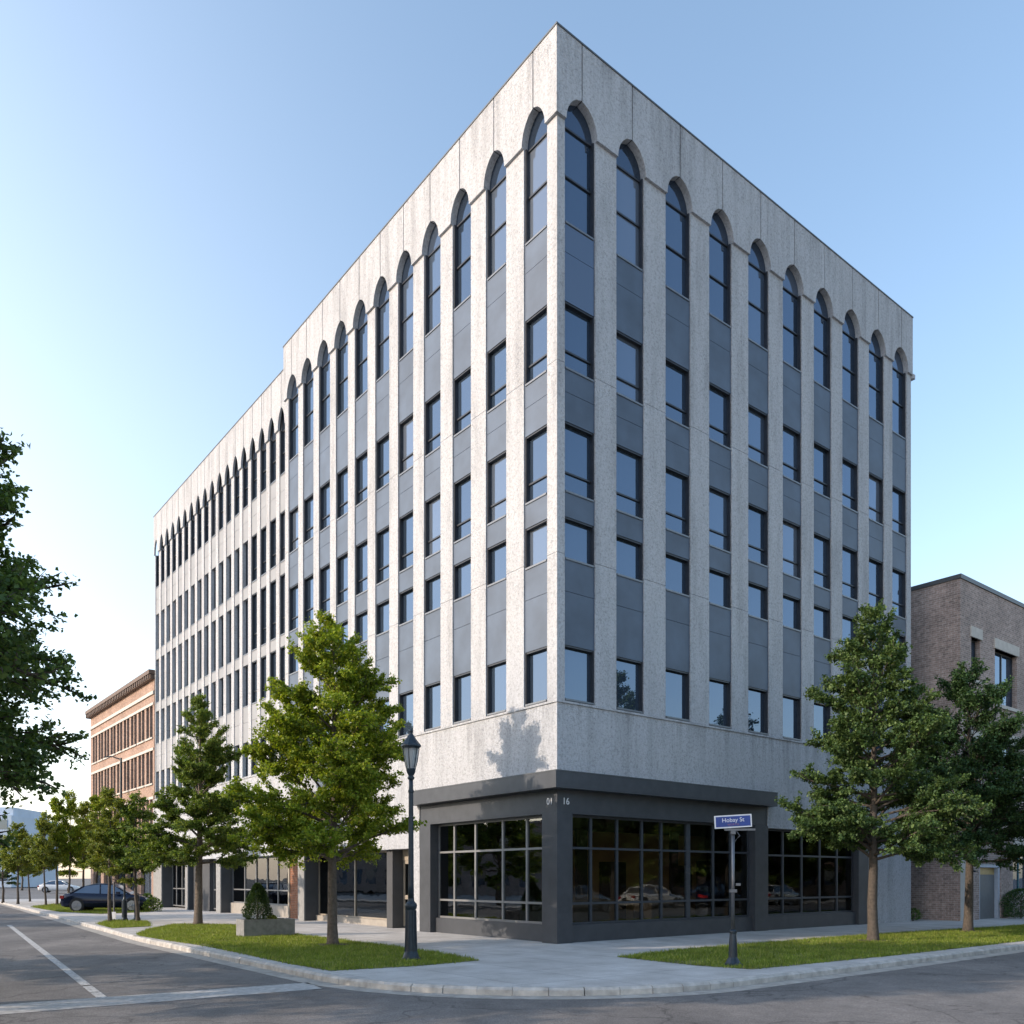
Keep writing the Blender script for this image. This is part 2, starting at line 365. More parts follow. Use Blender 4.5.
# ------------------------------------------------------------------ ground
def sheet(name, polys, z, m, rot=False):
    b = MB()
    for p in polys: b.quad([(x, y, z) for x, y in p])
    o = b.build(name, m, recalc=False)
    for pl in o.data.polygons:
        pass
    o.data.update()
    return tag(o, kind='structure')
g = MB(); g.quad([(-1500, -900, -.12), (1500, -900, -.12), (1500, 2500, -.12), (-1500, 2500, -.12)])
gr = g.build('road', M['asphalt'], recalc=False); tag(gr, kind='structure')

# kerb line in (u,v): near-left straight, radius, right straight
path = [(-5.0, 62.)] + [(-5.0-(2.7*(1-t)), 62-t0) for t, t0 in ()]
path += [(-6.0, 40.2), (-7.2, 19.), (-7.78, 9.), (-7.86, -1.6)]
cc = (-2.86, -2.68)
for k in range(0, 15):
    a = R(180+90*k/14.); path.append((cc[0]+5.0*math.cos(a), cc[1]+5.0*math.sin(a)))
path += [(2., -7.66), (10, -7.5), (30., -7.3), (70., -7.3)]
path = [path[0]] + [p for p in path[1:]]
def offset(path, d):
    out = []
    for i, p in enumerate(path):
        a = path[max(i-1, 0)]; b = path[min(i+1, len(path)-1)]
        tx, ty = b[0]-a[0], b[1]-a[1]; l = math.hypot(tx, ty); out.append((p[0]-ty/l*d, p[1]+tx/l*d))
    return out
def resample(path, step):
    out = [path[0]]
    for a, b in zip(path, path[1:]):
        l = math.hypot(b[0]-a[0], b[1]-a[1]); n = max(1, int(round(l/step)))
        for k in range(1, n+1): out.append((a[0]+(b[0]-a[0])*k/n, a[1]+(b[1]-a[1])*k/n))
    return out
inner = offset(path, .17)
slab = MB()
top = inner + [(70, 45), (-3, 62)]
n = len(top); slab.v = [(u, v, 0) for u, v in top]; slab.f = [tuple(range(n))]; slab.mi = [0]
so_ = slab.build('pavement', M['pavement'], recalc=False); so_.location = (CX, CY, 0); so_.rotation_euler = (0, 0, ANG); tag(so_, kind='structure')
if so_.data.polygons[0].normal.z < 0:
    so_.data.flip_normals()
kb = MB(); rp = resample(path, 1.0)
rng = random.Random(3)
o0 = rp; o1 = offset(rp, .04); o2 = offset(rp, .18)
for i in range(len(rp)-1):                     # each kerb stone a little out of line
    j = rng.uniform(-.006, .006); dz = rng.uniform(0, .007); e = .015 if rng.random() < .8 else .035
    def lerp(a, b, t): return (a[0]+(b[0]-a[0])*t, a[1]+(b[1]-a[1])*t)
    l = math.hypot(rp[i+1][0]-rp[i][0], rp[i+1][1]-rp[i][1]); t1 = 1-e/l*.5
    A = [lerp(o0[i], o0[i+1], 0), lerp(o0[i], o0[i+1], t1)]; B = [lerp(o1[i], o1[i+1], 0), lerp(o1[i], o1[i+1], t1)]; C = [lerp(o2[i], o2[i+1], 0), lerp(o2[i], o2[i+1], t1)]
    for s in (0, 1):
        p = [(A[s][0]-j, A[s][1], -.14), (A[s][0]-j, A[s][1], -.03), (B[s][0], B[s][1], .004+dz), (C[s][0], C[s][1], .004+dz), (C[s][0], C[s][1], -.14)]
        if s == 0: i0 = len(kb.v)
        kb.v += p
    for k in range(5): kb.f.append((i0+k, i0+(k+1) % 5, i0+5+(k+1) % 5, i0+5+k)); kb.mi.append(0)
    kb.f += [(i0+4, i0+3, i0+2, i0+1, i0), (i0+5, i0+6, i0+7, i0+8, i0+9)]; kb.mi += [0, 0]
ko = kb.build('kerb', M['kerb']); ko.location = (CX, CY, 0); ko.rotation_euler = (0, 0, ANG); tag(ko, kind='structure')
gu = MB(); a_ = offset(rp, -.36); b_ = offset(rp, .02)
for i in range(len(rp)-1): gu.quad([(*a_[i], -.116), (*a_[i+1], -.116), (*b_[i+1], -.116), (*b_[i], -.116)])
go = gu.build('gutter', M['gutter'], recalc=False); go.location = (CX, CY, 0); go.rotation_euler = (0, 0, ANG); tag(go, kind='structure')

# band across the left street, and its centre line
def px_poly(pts, z): return [tuple(G(x, y, z)[:2]) for x, y in pts]
A0, A1 = G(0, 1014.5, -.116), G(0, 1004.5, -.116); B0, B1 = G(322, 988.5, -.116), G(308, 982.5, -.116)
dA = (A0-B0).normalized(); C0 = B0+dA*14; C1 = B1+(A1-B1).normalized()*14
b = MB(); b.quad([C0, B0, B1, C1]); tag(b.build('road_band', M['cross'], recalc=False), kind='structure')
P0, P1 = G(9, 925, -.112), G(104, 999, -.112)
d_ = (P1-P0); ln = d_.length; d_.normalize(); nn_ = Vector((-d_.y, d_.x, 0))*.075
b = MB(); P = P0-d_*0
def seg(a, c): b.quad([P0+d_*a-nn_, P0+d_*a+nn_, P0+d_*c+nn_, P0+d_*c-nn_])
seg(0, ln-2.0); seg(ln-1.85, ln-.95); seg(ln-.9, ln-.05)
tag(b.build('road_line', M['paint'], recalc=False), kind='structure')

# lawns: turf sheet + blades
LAWN_L = [G(*p) for p in [(133,936),(150,929),(175,924.5),(243,925),(292,934),(384,945.5),(440,953),(480,960.5),(420,966),(331,971),(295,965),(209,947),(145,937)]]
LAWN_R = [G(*p) for p in [(617,957),(680,950),(740,945),(867,935),(1024,925.5),(1200,917),(1200,928),(1024,941),(900,955),(752,969.5),(700,966)]]
LAWN_S = [G(*p) for p in [(97,924),(112,928.5),(150,926.5),(148,921.5),(110,920.5)]]
LAWN_F = [G(*p) for p in [(30,907),(60,912),(100,914),(150,912),(150,909),(60,904)]]
def inside(x, y, poly):
    c = np.zeros(len(x), bool); j = len(poly)-1
    for i in range(len(poly)):
        xi, yi, xj, yj = poly[i][0], poly[i][1], poly[j][0], poly[j][1]
        c ^= ((yi > y) != (yj > y)) & (x < (xj-xi)*(y-yi)/(yj-yi+1e-12)+xi); j = i
    return c
def lawn(name, poly, dens, h, seed, m=None):
    r = np.random.default_rng(seed)
    b = MB(); b.quad([(p[0], p[1], .006) for p in poly]); o = b.build(name+'_bed', M['soil'], recalc=False); tag(o, kind='structure')
    if o.data.polygons[0].normal.z < 0: o.data.flip_normals()
    xs = [p[0] for p in poly]; ys = [p[1] for p in poly]; area = (max(xs)-min(xs))*(max(ys)-min(ys)); n = int(area*dens)
    x = r.uniform(min(xs), max(xs), n); y = r.uniform(min(ys), max(ys), n)
    # soft uneven edge
    k = inside(x+r.normal(0, .04, n), y+r.normal(0, .04, n), poly) & inside(.7839*(x-CX)+.6209*(y-CY), -.6209*(x-CX)+.7839*(y-CY), inner+[(70, 45), (-3, 62)]); x, y = x[k], y[k]; n = len(x)
    worn = np.sin(x*1.7+2.1*np.sin(y*1.1+1))*np.sin(y*2.3+1.4*np.sin(x*.9)); k = r.uniform(0, 1, n) > np.clip((worn-.35)*1.1, 0, .75); x, y = x[k], y[k]; n = len(x)
    cl = .65+.5*np.sin(x*2.1+1.3*np.sin(y*1.7))*np.sin(y*2.7+x*.6)*.5
    cl = cl+.5*np.sin(x*9+2*np.sin(y*7))*np.sin(y*11+x*3); hh = h*r.uniform(.35, 1.5, n)*(.75+.5*cl); a = r.uniform(0, 2*np.pi, n); w = r.uniform(.005, .011, n)
    lean = r.normal(0, .45, (n, 2))*hh[:, None]
    v = np.zeros((n, 3, 3)); v[:, 0] = np.c_[x-np.cos(a)*w, y-np.sin(a)*w, np.zeros(n)]
    v[:, 1] = np.c_[x+np.cos(a)*w, y+np.sin(a)*w, np.zeros(n)]; v[:, 2] = np.c_[x+lean[:, 0], y+lean[:, 1], hh]
    o = np_mesh(name, v.reshape(-1, 3), 3, [m or M['grass']]); return tag(o, kind='stuff', cat='grass')
tag(lawn('lawn_grass', LAWN_L, 1500, .055, 1), label='short sunlit lawn beside the kerb under the trees and planter on the left', cat='grass')
tag(lawn('lawn_grass', LAWN_R, 1300, .055, 2), label='short lawn strip under the sign post and trees on the right', cat='grass')
tag(lawn('lawn_grass', LAWN_S, 900, .07, 3), label='small dry grass island near the parked navy car', cat='grass')
tag(lawn('lawn_grass', LAWN_F, 500, .08, 4), label='far strip of dry grass behind the kerb at the street end', cat='grass')

# ------------------------------------------------------------------ the office block
office = empty('office_building', (CX, CY, 0), ANG, label='six storey pale concrete office block with pointed arches over its tall window bays', cat='building')
def FR(t, d, h): return (t, d, h)       # right-hand facade
def FL(t, d, h): return (d, t, h)       # left-hand facade
def fbox(b, fn, t0, t1, d0, d1, h0, h1, m=0): b.box(fn(t0, d0, h0), fn(t1, d1, h1), m)
H1, H2 = 23.60, 22.98
RC = [.815, 2.71, 4.71, 6.67, 8.60, 10.46, 12.27, 14.07, 15.87, 17.58]; RWD = 1.10
LC = [.88, 2.60, 4.28, 5.88, 7.46, 8.98, 10.47, 11.93, 13.36, 14.78, 16.17]; LWD = .95
BC = [17.72+1.055*i for i in range(18)]; BWD = .70
REND, LEND1, LEND2 = 18.46, 16.98, 36.1
SET = .22                                    # the far wing stands a little behind the front block
ROWS = [(14.99, 16.73), (11.78, 13.60), (10.03, 11.12), (6.36, 7.78)]
ROWS2 = [(15.1, 17.2), (12.0, 14.55), (9.6, 11.5), (6.36, 7.95)]
SILL_T = 18.78

def arch_curve(w, h, n=9):
    """right half of a slightly pointed arch from spring (w,0) to apex (0,h)"""
    out = []
    rr = (w*w+h*h)/(2*w)
    for k in range(n+1):
        y = h*k/n
        xe = w*math.sqrt(max(0, 1-(y/h)**2)); xg = math.sqrt(max(0, rr*rr-y*y))-(rr-w)
        out.append((.45*xe+.55*xg if k < n else 0., y))
    return out
def panel_poly(c0, c1, w, spring, rise, topz, gap=.036, left=None, right=None):
    """wall panel from one arch centre to the next; left/right given = plain end instead of half an arch"""
    arc = arch_curve(w/2, rise)
    pts = []
    if right is None:
        pts.append((c1-gap/2, topz))
        for x, y in reversed(arc):
            if x > gap/2: pts.append((c1-x, spring+y))
            elif y == rise: pts.append((c1-gap/2, spring+rise-.004))
    else: pts += [(right, topz), (right, spring)]
    if left is None:
        for x, y in arc:
            if x > gap/2: pts.append((c0+x, spring+y))
            elif y == rise: pts.append((c0+gap/2, spring+rise-.004))
        pts.append((c0+gap/2, topz))
    else: pts += [(left, spring), (left, topz)]
    return pts
def face(fn, cs, w, spring, rise, topz, start, end, d0, d1, nm='parapet_panel'):
    for i in range(len(cs)+1):
        l = start if i == 0 else None; r = end if i == len(cs) else None
        p = panel_poly(cs[i-1] if i else 0, cs[i] if i < len(cs) else 0, w, spring, rise, topz, left=l, right=r)
        b = MB().prism(p, d0, d1, fn)
        if i < len(cs): fbox(b, fn, cs[i]-.021, cs[i]+.021, d0+.03, d1-.04, spring+rise+.01, topz-.01, 1)   # recessed sealant in the joint
        b.build(nm, [M['stone'], M['seal']], office)
OV = .075
face(FR, RC, RWD, 21.38, .74, H1, -OV, REND+.0, -OV, .13)
face(FL, LC, LWD, 21.38, .74, H1, .13, LEND1, -OV, .13)     # butts behind the right-hand face at the corner
face(FL, BC, BWD, 20.72, .82, H2, LEND1, LEND2, SET-OV, SET+.02)
# end of the front block's parapet above the lower wing, and end returns
b = MB(); b.box((SET+.206, LEND1+.01, 20.4), (.72, LEND2-.003, 22.70)); b.build('parapet_backing', M['stone'], office)
b = MB(); b.box((.135, LEND1-.25, 20), (6, LEND1, H1-.02)); b.build('parapet_return', M['stone'], office)
# coping
b = MB(); b.box((-OV-.02, -OV-.02, H1), (REND+.02, .30, H1+.045)); b.box((-OV-.02, .30, H1), (.30, LEND1+.02, H1+.045)); b.build('coping', M['coping'], office)
b = MB(); b.box((SET-OV-.02, LEND1+.03, H2), (SET+.30, LEND2+.02, H2+.04)); b.build('coping', M['coping'], office)
# far end ledge bracket that sticks out at the right-hand end
b = MB(); b.box((REND+.003, -OV-.02, 21.25), (REND+.16, .2, 21.42)); b.build('ledge_end', M['stone'], office)

# piers
JN = [10.12, 15.08, 21.38]
def pier(fn, t0, t1, d0, d1, top):
    b = MB(); z = 6.30
    for j in JN:
        e = min(j, top); fbox(b, fn, t0, t1, d0, d1, z, e-(.012 if e < top else 0)); z = e
        if e >= top: break
    b.build('pier', M['stone'], office)
cp = MB(); z = 6.30
for j in JN: cp.box((0, 0, z), (.27, .39, j-.012)); z = j
cp.build('corner_pier', M['stone'], office)
for i, c in enumerate(RC):
    n_ = RC[i+1]-RWD/2 if i+1 < len(RC) else REND; pier(FR, c+RWD/2, n_, 0, .46, 21.38)
for i, c in enumerate(LC):
    n_ = LC[i+1]-LWD/2 if i+1 < len(LC) else LEND1; pier(FL, c+LWD/2, n_, 0, .46, 21.38)
for i, c in enumerate(BC):
    n_ = BC[i+1]-BWD/2 if i+1 < len(BC) else LEND2; pier(FL, c+BWD/2, n_, SET, .66, 20.72)
b = MB(); fbox(b, FL, LEND1, BC[0]-BWD/2, SET, .66, 6.3, 20.72); b.build('pier', M['stone'], office)

# spandrel panels: one stack per bay
sp_rest = MB()
def stack(fn, c, w, rows, sh, m, merge=False, glassy=False):
    x0, x1 = c-w/2, c+w/2; tops = [SILL_T]+[r[0] for r in rows]; bots = [r[1] for r in rows]
    for a_, b_ in zip(bots, tops[:-1]):
        b = sp_rest if merge else MB(); hh = b_-a_
        if hh > 1.2:                                   # a joint splits the tall panels
            j = a_+hh*(.62 if hh > 1.8 else .55)
            fbox(b, fn, x0, x1, sh+.035, sh+.44, a_, j-.006); fbox(b, fn, x0, x1, sh+.035, sh+.44, j+.006, b_)
        else: fbox(b, fn, x0, x1, sh+.035, sh+.44, a_, b_)
        if not merge: b.build('spandrel', M['tymp'] if glassy and b_ == tops[0] else m, office)
for i, c in enumerate(RC): stack(FR, c, RWD, ROWS, 0, M['spandrel'], glassy=(i == 0))
for c in LC: stack(FL, c, LWD, ROWS, 0, M['spandrel'])
for i, c in enumerate(BC): stack(FL, c, BWD, ROWS2, SET, M['spandrel_pale'], i >= 4)
tag(sp_rest.build('wing_spandrels', M['spandrel_pale'], office), kind='stuff')

# windows: each a frame with a pane, shared meshes
def win_meshes(w, h, rails, f=.045, arched=0):
    b = MB(); x = w/2
    b.box((-x, .045, 0), (-x+f, .20, h)); b.box((x-f, .045, 0), (x, .20, h))
    b.box((-x+f, .12, 0), (x-f, .20, f)); 
    if not arched: b.box((-x+f, .055, h-f), (x-f, .20, h))
    for r in rails: b.box((-x+f, .125, r-.022), (x-f, .20, r+.022))
    b.box((-x+f, .010, -.03), (x-f, .118, .018), 1)                   # sill strip
    fr = b.build('f', [M['frame'], M['sill']], link=False).data
    p = MB(); p.box((-x+f, .165, f), (x-f, .185, h-(0 if arched else f)))
    return fr, p.build('p', M['pane'], link=False).data
wn_count = 0
def add_window(name, meshes, c, h, side, sh=0., tymp=None):
    fr, pn = meshes
    o = bpy.data.objects.new(name, fr); col.objects.link(o); p = bpy.data.objects.new('pane', pn); col.objects.link(p); p.parent = o
    if side == 'R': place(o, office, (c, sh, h))
    else: place(o, office, (sh, c, h), R(-90))
    if tymp:
        t = bpy.data.objects.new('arch_panel', tymp); col.objects.link(t); t.parent = o
    return o
def family(w, rows, spring, rise):
    fam = [win_meshes(w, r[1]-r[0], [ (r[1]-r[0])*.30 ] if r[1]-r[0] > 1.65 else []) for r in rows]
    h = spring-SILL_T; ar = win_meshes(w, h+.0, [h*.5, h-.03], arched=1)
    t = MB().box((-w/2, .132, h+.002), (w/2, .19, h+rise+.06)).build('t', M['tymp'], link=False).data
    return fam, ar, t
stuff_b = []
for side, cs, w, rows, spring, rise, sh in (('R', RC, RWD, ROWS, 21.38, .74, 0), ('L', LC, LWD, ROWS, 21.38, .74, 0), ('L', BC, BWD, ROWS2, 20.72, .82, SET)):
    fam, ar, tm = family(w, rows, spring, rise)
    for i, c in enumerate(cs):
        add_window('arched_window', ar, c, SILL_T, side, sh, tm)
        for k, r in enumerate(rows):
            if sh and i >= 4: stuff_b.append((c, w, r)); continue
            add_window('window', fam[k], c, r[0], side, sh); wn_count += 1
b = MB()
for c, w, r in stuff_b:
    x0, x1 = c-w/2, c+w/2; f = .04; s = SET-.12
    fbox(b, FL, x0, x0+f, s+.29, s+.36, r[0], r[1]); fbox(b, FL, x1-f, x1, s+.29, s+.36, r[0], r[1])
    fbox(b, FL, x0+f, x1-f, s+.29, s+.36, r[0], r[0]+f); fbox(b, FL, x0+f, x1-f, s+.29, s+.36, r[1]-f, r[1])
    fbox(b, FL, x0+f, x1-f, s+.325, s+.345, r[0]+f, r[1]-f, 1); fbox(b, FL, x0+f, x1-f, s+.14, s+.288, r[0]-.03, r[0]+.018, 2)
tag(b.build('wing_windows', [M['frame'], M['pane'], M['sill']], office), kind='stuff')

# body behind the facades
b = MB(); b.box((.445, .445, 4.02), (REND, LEND1, 23.2)); b.build('core_wall', M['stone'], office)
b = MB(); b.box((.70, LEND1+.003, 2.72), (REND, LEND2, 22.5)); b.build('core_wall', M['stone'], office)
b = MB(); b.box((.30, .30, 23.21), (REND, LEND1-.26, 23.3)); b.build('roof', M['coping'], office)
# stone band above the ground floor
b = MB()
b.box((0, 0, 4.46), (9.08, .44, 6.24)); b.box((9.08, 0, 3.32), (REND, .44, 6.24))
b.box((0, .44, 4.46), (.44, 6.62, 6.24)); b.box((0, 6.62, 2.66), (.44, LEND1, 6.24)); b.box((.12, LEND1, 2.66), (.68, LEND2, 6.24))
b.build('stone_band', M['stone'], office)
b = MB(); b.box((-.035, -.035, 6.243), (REND, .45, 6.30)); b.box((-.035, .45, 6.243), (.45, LEND1, 6.30)); b.box((.09, LEND1, 6.243), (.69, LEND2, 6.30)); b.build('string_course', M['stone'], office)
b = MB(); b.box((15.30, .0, 0), (REND, .44, 3.31)); b.build('end_wall', M['stone'], office)
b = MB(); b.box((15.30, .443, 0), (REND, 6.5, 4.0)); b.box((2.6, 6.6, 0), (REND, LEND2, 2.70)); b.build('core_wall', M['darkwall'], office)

# corner shop: charcoal fascia, beam, columns, glazing
b = MB(); b.box((-.30, -.30, 4.0), (9.18, .0, 4.42)); b.box((-.30, 0, 4.0), (.0, 6.78, 4.42)); b.box((-.0, 0, 4.0), (9.10, .44, 4.455)); b.box((0, .44, 4.0), (.44, 6.62, 4.455))
b.build('canopy_fascia', M['cladding'], office)
b = MB(); b.box((-.31, -.31, 4.42), (9.20, -.005, 4.45)); b.box((-.31, -.005, 4.42), (-.005, 6.80, 4.45)); b.build('canopy_flashing', M['coping'], office)
b = MB(); b.box((.02, .02, 3.38), (9.06, .40, 3.997)); b.box((.02, .40, 3.38), (.40, 6.58, 3.997)); b.build('beam', M['cladding'], office)
b = MB(); b.box((0, 0, 0), (.54, .60, 3.377)); b.build('corner_column', M['cladding'], office)
b = MB(); b.box((8.40, -.01, 0), (9.09, .44, 3.376)); b.build('column', M['cladding'], office)
b = MB(); b.box((14.62, 0, 0), (15.29, .44, 3.315)); b.build('column', M['cladding'], office)
b = MB(); b.box((-.004, 5.98, 0), (.44, 6.60, 3.376)); b.build('column', M['cladding'], office)
b = MB(); b.box((.003, 6.61, 0), (.5, 7.1, 2.655)); b.build('column', M['stone'], office)

def glazing(fn, t0, t1, d, h0, h1, xs, rails, fm, gm, name='shopfront', thick=(), kick=None, km=None, sill=None):
    """a glazed frame: mullions at xs, rails at heights, one pane sheet per bay"""
    b = MB(); f = .035
    fbox(b, fn, t0, t0+.05, d, d+.09, h0, h1); fbox(b, fn, t1-.05, t1, d, d+.09, h0, h1)
    fbox(b, fn, t0+.05, t1-.05, d, d+.09, h0, h0+.06); fbox(b, fn, t0+.05, t1-.05, d, d+.09, h1-.06, h1)
    for x in xs:
        w = .085 if x in thick else f; fbox(b, fn, x-w, x+w, d-.004, d+.085, h0+.06, h1-.06)
    ed = [t0+.05]+sum([[x-(.085 if x in thick else f), x+(.085 if x in thick else f)] for x in xs], [])+[t1-.05]
    for r in rails:
        for a_, c_ in zip(ed[::2], ed[1::2]): fbox(b, fn, a_, c_, d, d+.08, r-.03, r+.03)
    o = b.build(name, fm, office)
    for a_, c_ in zip(ed[::2], ed[1::2]):
        zz = [h0+.06]+sum([[r-.03, r+.03] for r in rails], [])+[h1-.06]
        p = MB()
        for z0, z1 in zip(zz[::2], zz[1::2]): fbox(p, fn, a_, c_, d+.035, d+.045, z0, z1)
        p.build('pane', gm, o)
    if kick:
        k = MB(); fbox(k, fn, t0, t1, d-.12, d+.12, 0, h0-.002); k.build('kick_wall', km or M['cladding'], office)
    return o
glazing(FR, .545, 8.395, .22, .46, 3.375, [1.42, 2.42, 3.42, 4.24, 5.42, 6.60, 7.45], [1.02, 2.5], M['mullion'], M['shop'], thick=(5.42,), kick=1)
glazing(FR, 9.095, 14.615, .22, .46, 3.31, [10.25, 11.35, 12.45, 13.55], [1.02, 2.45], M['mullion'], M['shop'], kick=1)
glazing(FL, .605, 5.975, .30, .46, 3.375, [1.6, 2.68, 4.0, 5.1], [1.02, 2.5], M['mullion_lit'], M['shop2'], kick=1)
# interior of the shop
b = MB(); b.box((.45, .45, .02), (15.29, 6.58, .05)); b.build('shop_floor', M['infloor'], office)
b = MB(); b.box((.45, .45, 3.42), (15.29, 6.58, 3.5)); b.build('shop_ceiling', M['indark'], office)
b = MB(); b.box((2.6, 6.2, .05), (15.2, 6.55, 3.41)); b.build('shop_back_wall', M['inwall'], office)
b = MB(); b.box((.5, 6.25, .05), (2.59, 6.55, 3.41)); b.build('shop_partition', M['indark'], office)
b = MB()
for x0, x1, y, h0, h1 in ((3.6, 4.6, 6.15, .05, 2.4), (5.6, 6.1, 5.4, .05, 3.41), (7.5, 8.8, 6.15, .05, 2.3), (9.8, 10.2, 4.8, .05, 3.41), (11.4, 12.6, 6.15, 1.0, 2.2), (13.0, 14.2, 6.15, .05, 2.4)):
    b.box((x0, y-.1, h0), (x1, y, h1))
b.build('shop_doors', M['indark'], office)
b = MB()
for x0, x1, y0, y1, h in ((1.2, 2.4, 2.2, 2.9, 1.05), (3.4, 5.2, 3.1, 3.8, 1.0), (6.2, 7.8, 2.4, 3.2, 1.1), (9.6, 11.4, 2.6, 3.4, .95), (12., 13.8, 3.5, 4.2, 1.05), (1.2, 2.2, 4.2, 5.2, 1.1)): b.box((x0, y0, .05), (x1, y1, h))
b.build('shop_counter', M['infloor'], office)

# ground floor of the long side, recessed behind square piers
def gpier(t0, t1, d0, d1, m, top=2.655, name='column'):
    b = MB(); fbox(b, FL, t0, t1, d0, d1, 0, top); b.build(name, m, office)
def dpier(t0, t1, sh=0.):                       # pale front, darker sides
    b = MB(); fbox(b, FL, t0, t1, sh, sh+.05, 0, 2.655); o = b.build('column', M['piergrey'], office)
    c = MB(); fbox(c, FL, t0+.004, t1-.004, sh+.05, .9, 0, 2.65); c.build('column_sides', M['darkwall'], o)
gpier(8.60, 8.98, .18, .9, M['darkwall'])
dpier(15.16, 15.74); dpier(24.9, 25.5, .12); dpier(29.85, 30.25, .12); dpier(34.5, 36.08, .12)
gpier(15.75, 17.6, .50, .95, M['brick_red'], 2.70, 'brick_wall'); gpier(17.61, 17.75, .46, .9, M['tanframe'], 2.68)
gpier(25.51, 26.6, .5, .95, M['darkwall'], 2.69, 'wall_panel'); gpier(27.3, 29.84, .42, .95, M['darkwall'], 2.69, 'wall_panel')
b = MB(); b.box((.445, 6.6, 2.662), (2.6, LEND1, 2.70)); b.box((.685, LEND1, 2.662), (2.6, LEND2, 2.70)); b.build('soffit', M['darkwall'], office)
glazing(FL, 9.0, 15.15, .62, .22, 2.66, [12.1, 13.9], [], M['tanframe'], M['shop2'], kick=1, km=M['tanstone'])
glazing(FL, 17.76, 24.89, .72, .5, 2.66, [19.4, 20.6, 21.9, 23.3], [1.15], M['mullion_lit'], M['shop2'], kick=1, km=M['tanstone'])
glazing(FL, 26.62, 27.29, .62, .1, 2.66, [], [1.1], M['mullion_lit'], M['shop2'])
glazing(FL, 30.26, 34.49, .72, .1, 2.66, [31.5, 32.7, 33.7], [1.1], M['mullion_lit'], M['shop2'])
# entrance doors
for k, t0 in enumerate((7.12, 7.86)):
    b = MB(); t1 = t0+.73
    fbox(b, FL, t0, t0+.1, .60, .65, .06, 2.3); fbox(b, FL, t1-.1, t1, .60, .65, .06, 2.3)
    fbox(b, FL, t0+.1, t1-.1, .60, .65, .06, .22); fbox(b, FL, t0+.1, t1-.1, .60, .65, 2.18, 2.3); fbox(b, FL, t0+.1, t1-.1, .595, .65, .98, 1.12)
    o = b.build('entrance_door', M['tanframe'], office)
    p = MB(); fbox(p, FL, t0+.1, t1-.1, .62, .63, .22, .98); fbox(p, FL, t0+.1, t1-.1, .62, .63, 1.12, 2.18); p.build('pane', M['shop2'], o)
    p = MB(); fbox(p, FL, (t1-.06 if k == 0 else t0+.03), (t1-.03 if k == 0 else t0+.06), .55, .60, .85, 1.35); p.build('handle', M['galv'], o)
b = MB(); fbox(b, FL, 7.11, 8.6, .58, .66, 2.303, 2.65); b.build('door_head', M['tanframe'], office)
b = MB(); b.tube([(.45, 28.9, 2.02), (.36, 28.9, 2.02)], [.09, .07], 12); b.build('wall_lamp', M['white'], office, smooth=False)

def text_mesh(s, size, m, parent, l, rot, name='lettering', ext=.006, spacing=1.):
    cu = bpy.data.curves.new(name, 'FONT'); cu.body = s; cu.size = size; cu.extrude = ext; cu.align_x = 'CENTER'; cu.align_y = 'CENTER'; cu.space_character = spacing
    t = bpy.data.objects.new('t', cu); col.objects.link(t); dg = bpy.context.evaluated_depsgraph_get(); dg.update()
    me = bpy.data.meshes.new_from_object(t.evaluated_get(dg)); bpy.data.objects.remove(t)
    me.materials.clear(); me.materials.append(m)
    o = bpy.data.objects.new(name, me); col.objects.link(o); o.parent = parent; o.location = l; o.rotation_euler = rot; return o
text_mesh('16', .25, M['white'], office, (.32, .012, 3.69), (R(90), 0, 0), 'street_number')
text_mesh('01', .25, M['white'], office, (.012, .30, 3.69), (R(90), 0, R(-90)), 'street_number')

# ------------------------------------------------------------------ neighbouring brick buildings
def window_at(fn, par, t0, t1, h0, h1, d, fm, gm, lintel=None, sill=None, mull=(), rails=(), f=.07, name='window'):
    b = MB()
    fbox(b, fn, t0, t0+f, d, d+.1, h0, h1); fbox(b, fn, t1-f, t1, d, d+.1, h0, h1)
    fbox(b, fn, t0+f, t1-f, d, d+.1, h0, h0+f); fbox(b, fn, t0+f, t1-f, d, d+.1, h1-f, h1)
    for x in mull: fbox(b, fn, x-.03, x+.03, d+.002, d+.09, h0+f, h1-f)
    for x in rails: fbox(b, fn, t0+f, t1-f, d+.003, d+.08, x-.03, x+.03)
    o = b.build(name, fm, par)
    p = MB(); fbox(p, fn, t0+f, t1-f, d+.04, d+.06, h0+f, h1-f); p.build('pane', gm, o)
    if lintel: l = MB(); fbox(l, fn, t0-.12, t1+.12, -.06, d+.02, h1, h1+lintel); l.build('lintel', M['trim'], o)
    if sill: l = MB(); fbox(l, fn, t0-.1, t1+.1, -.08, d, h0-sill, h0); l.build('sill', M['trim'], o)
    return o
def wall_with_holes(fn, t0, t1, h0, h1, d0, d1, holes, m, par, name='wall'):
    """holes (t0,t1,h0,h1) must not overlap; built as rectangles around them"""
    ts = sorted({t0, t1, *[x for q in holes for x in q[:2]]}); b = MB()
    for a, c in zip(ts, ts[1:]):
        hs = sorted([(q[2], q[3]) for q in holes if q[0] <= a+1e-6 and q[1] >= c-1e-6]); z = h0
        for p, q in hs:
            if p > z+1e-6: fbox(b, fn, a, c, d0, d1, z, p)
            z = q
        if z < h1-1e-6: fbox(b, fn, a, c, d0, d1, z, h1)
    return b.build(name, m, par)

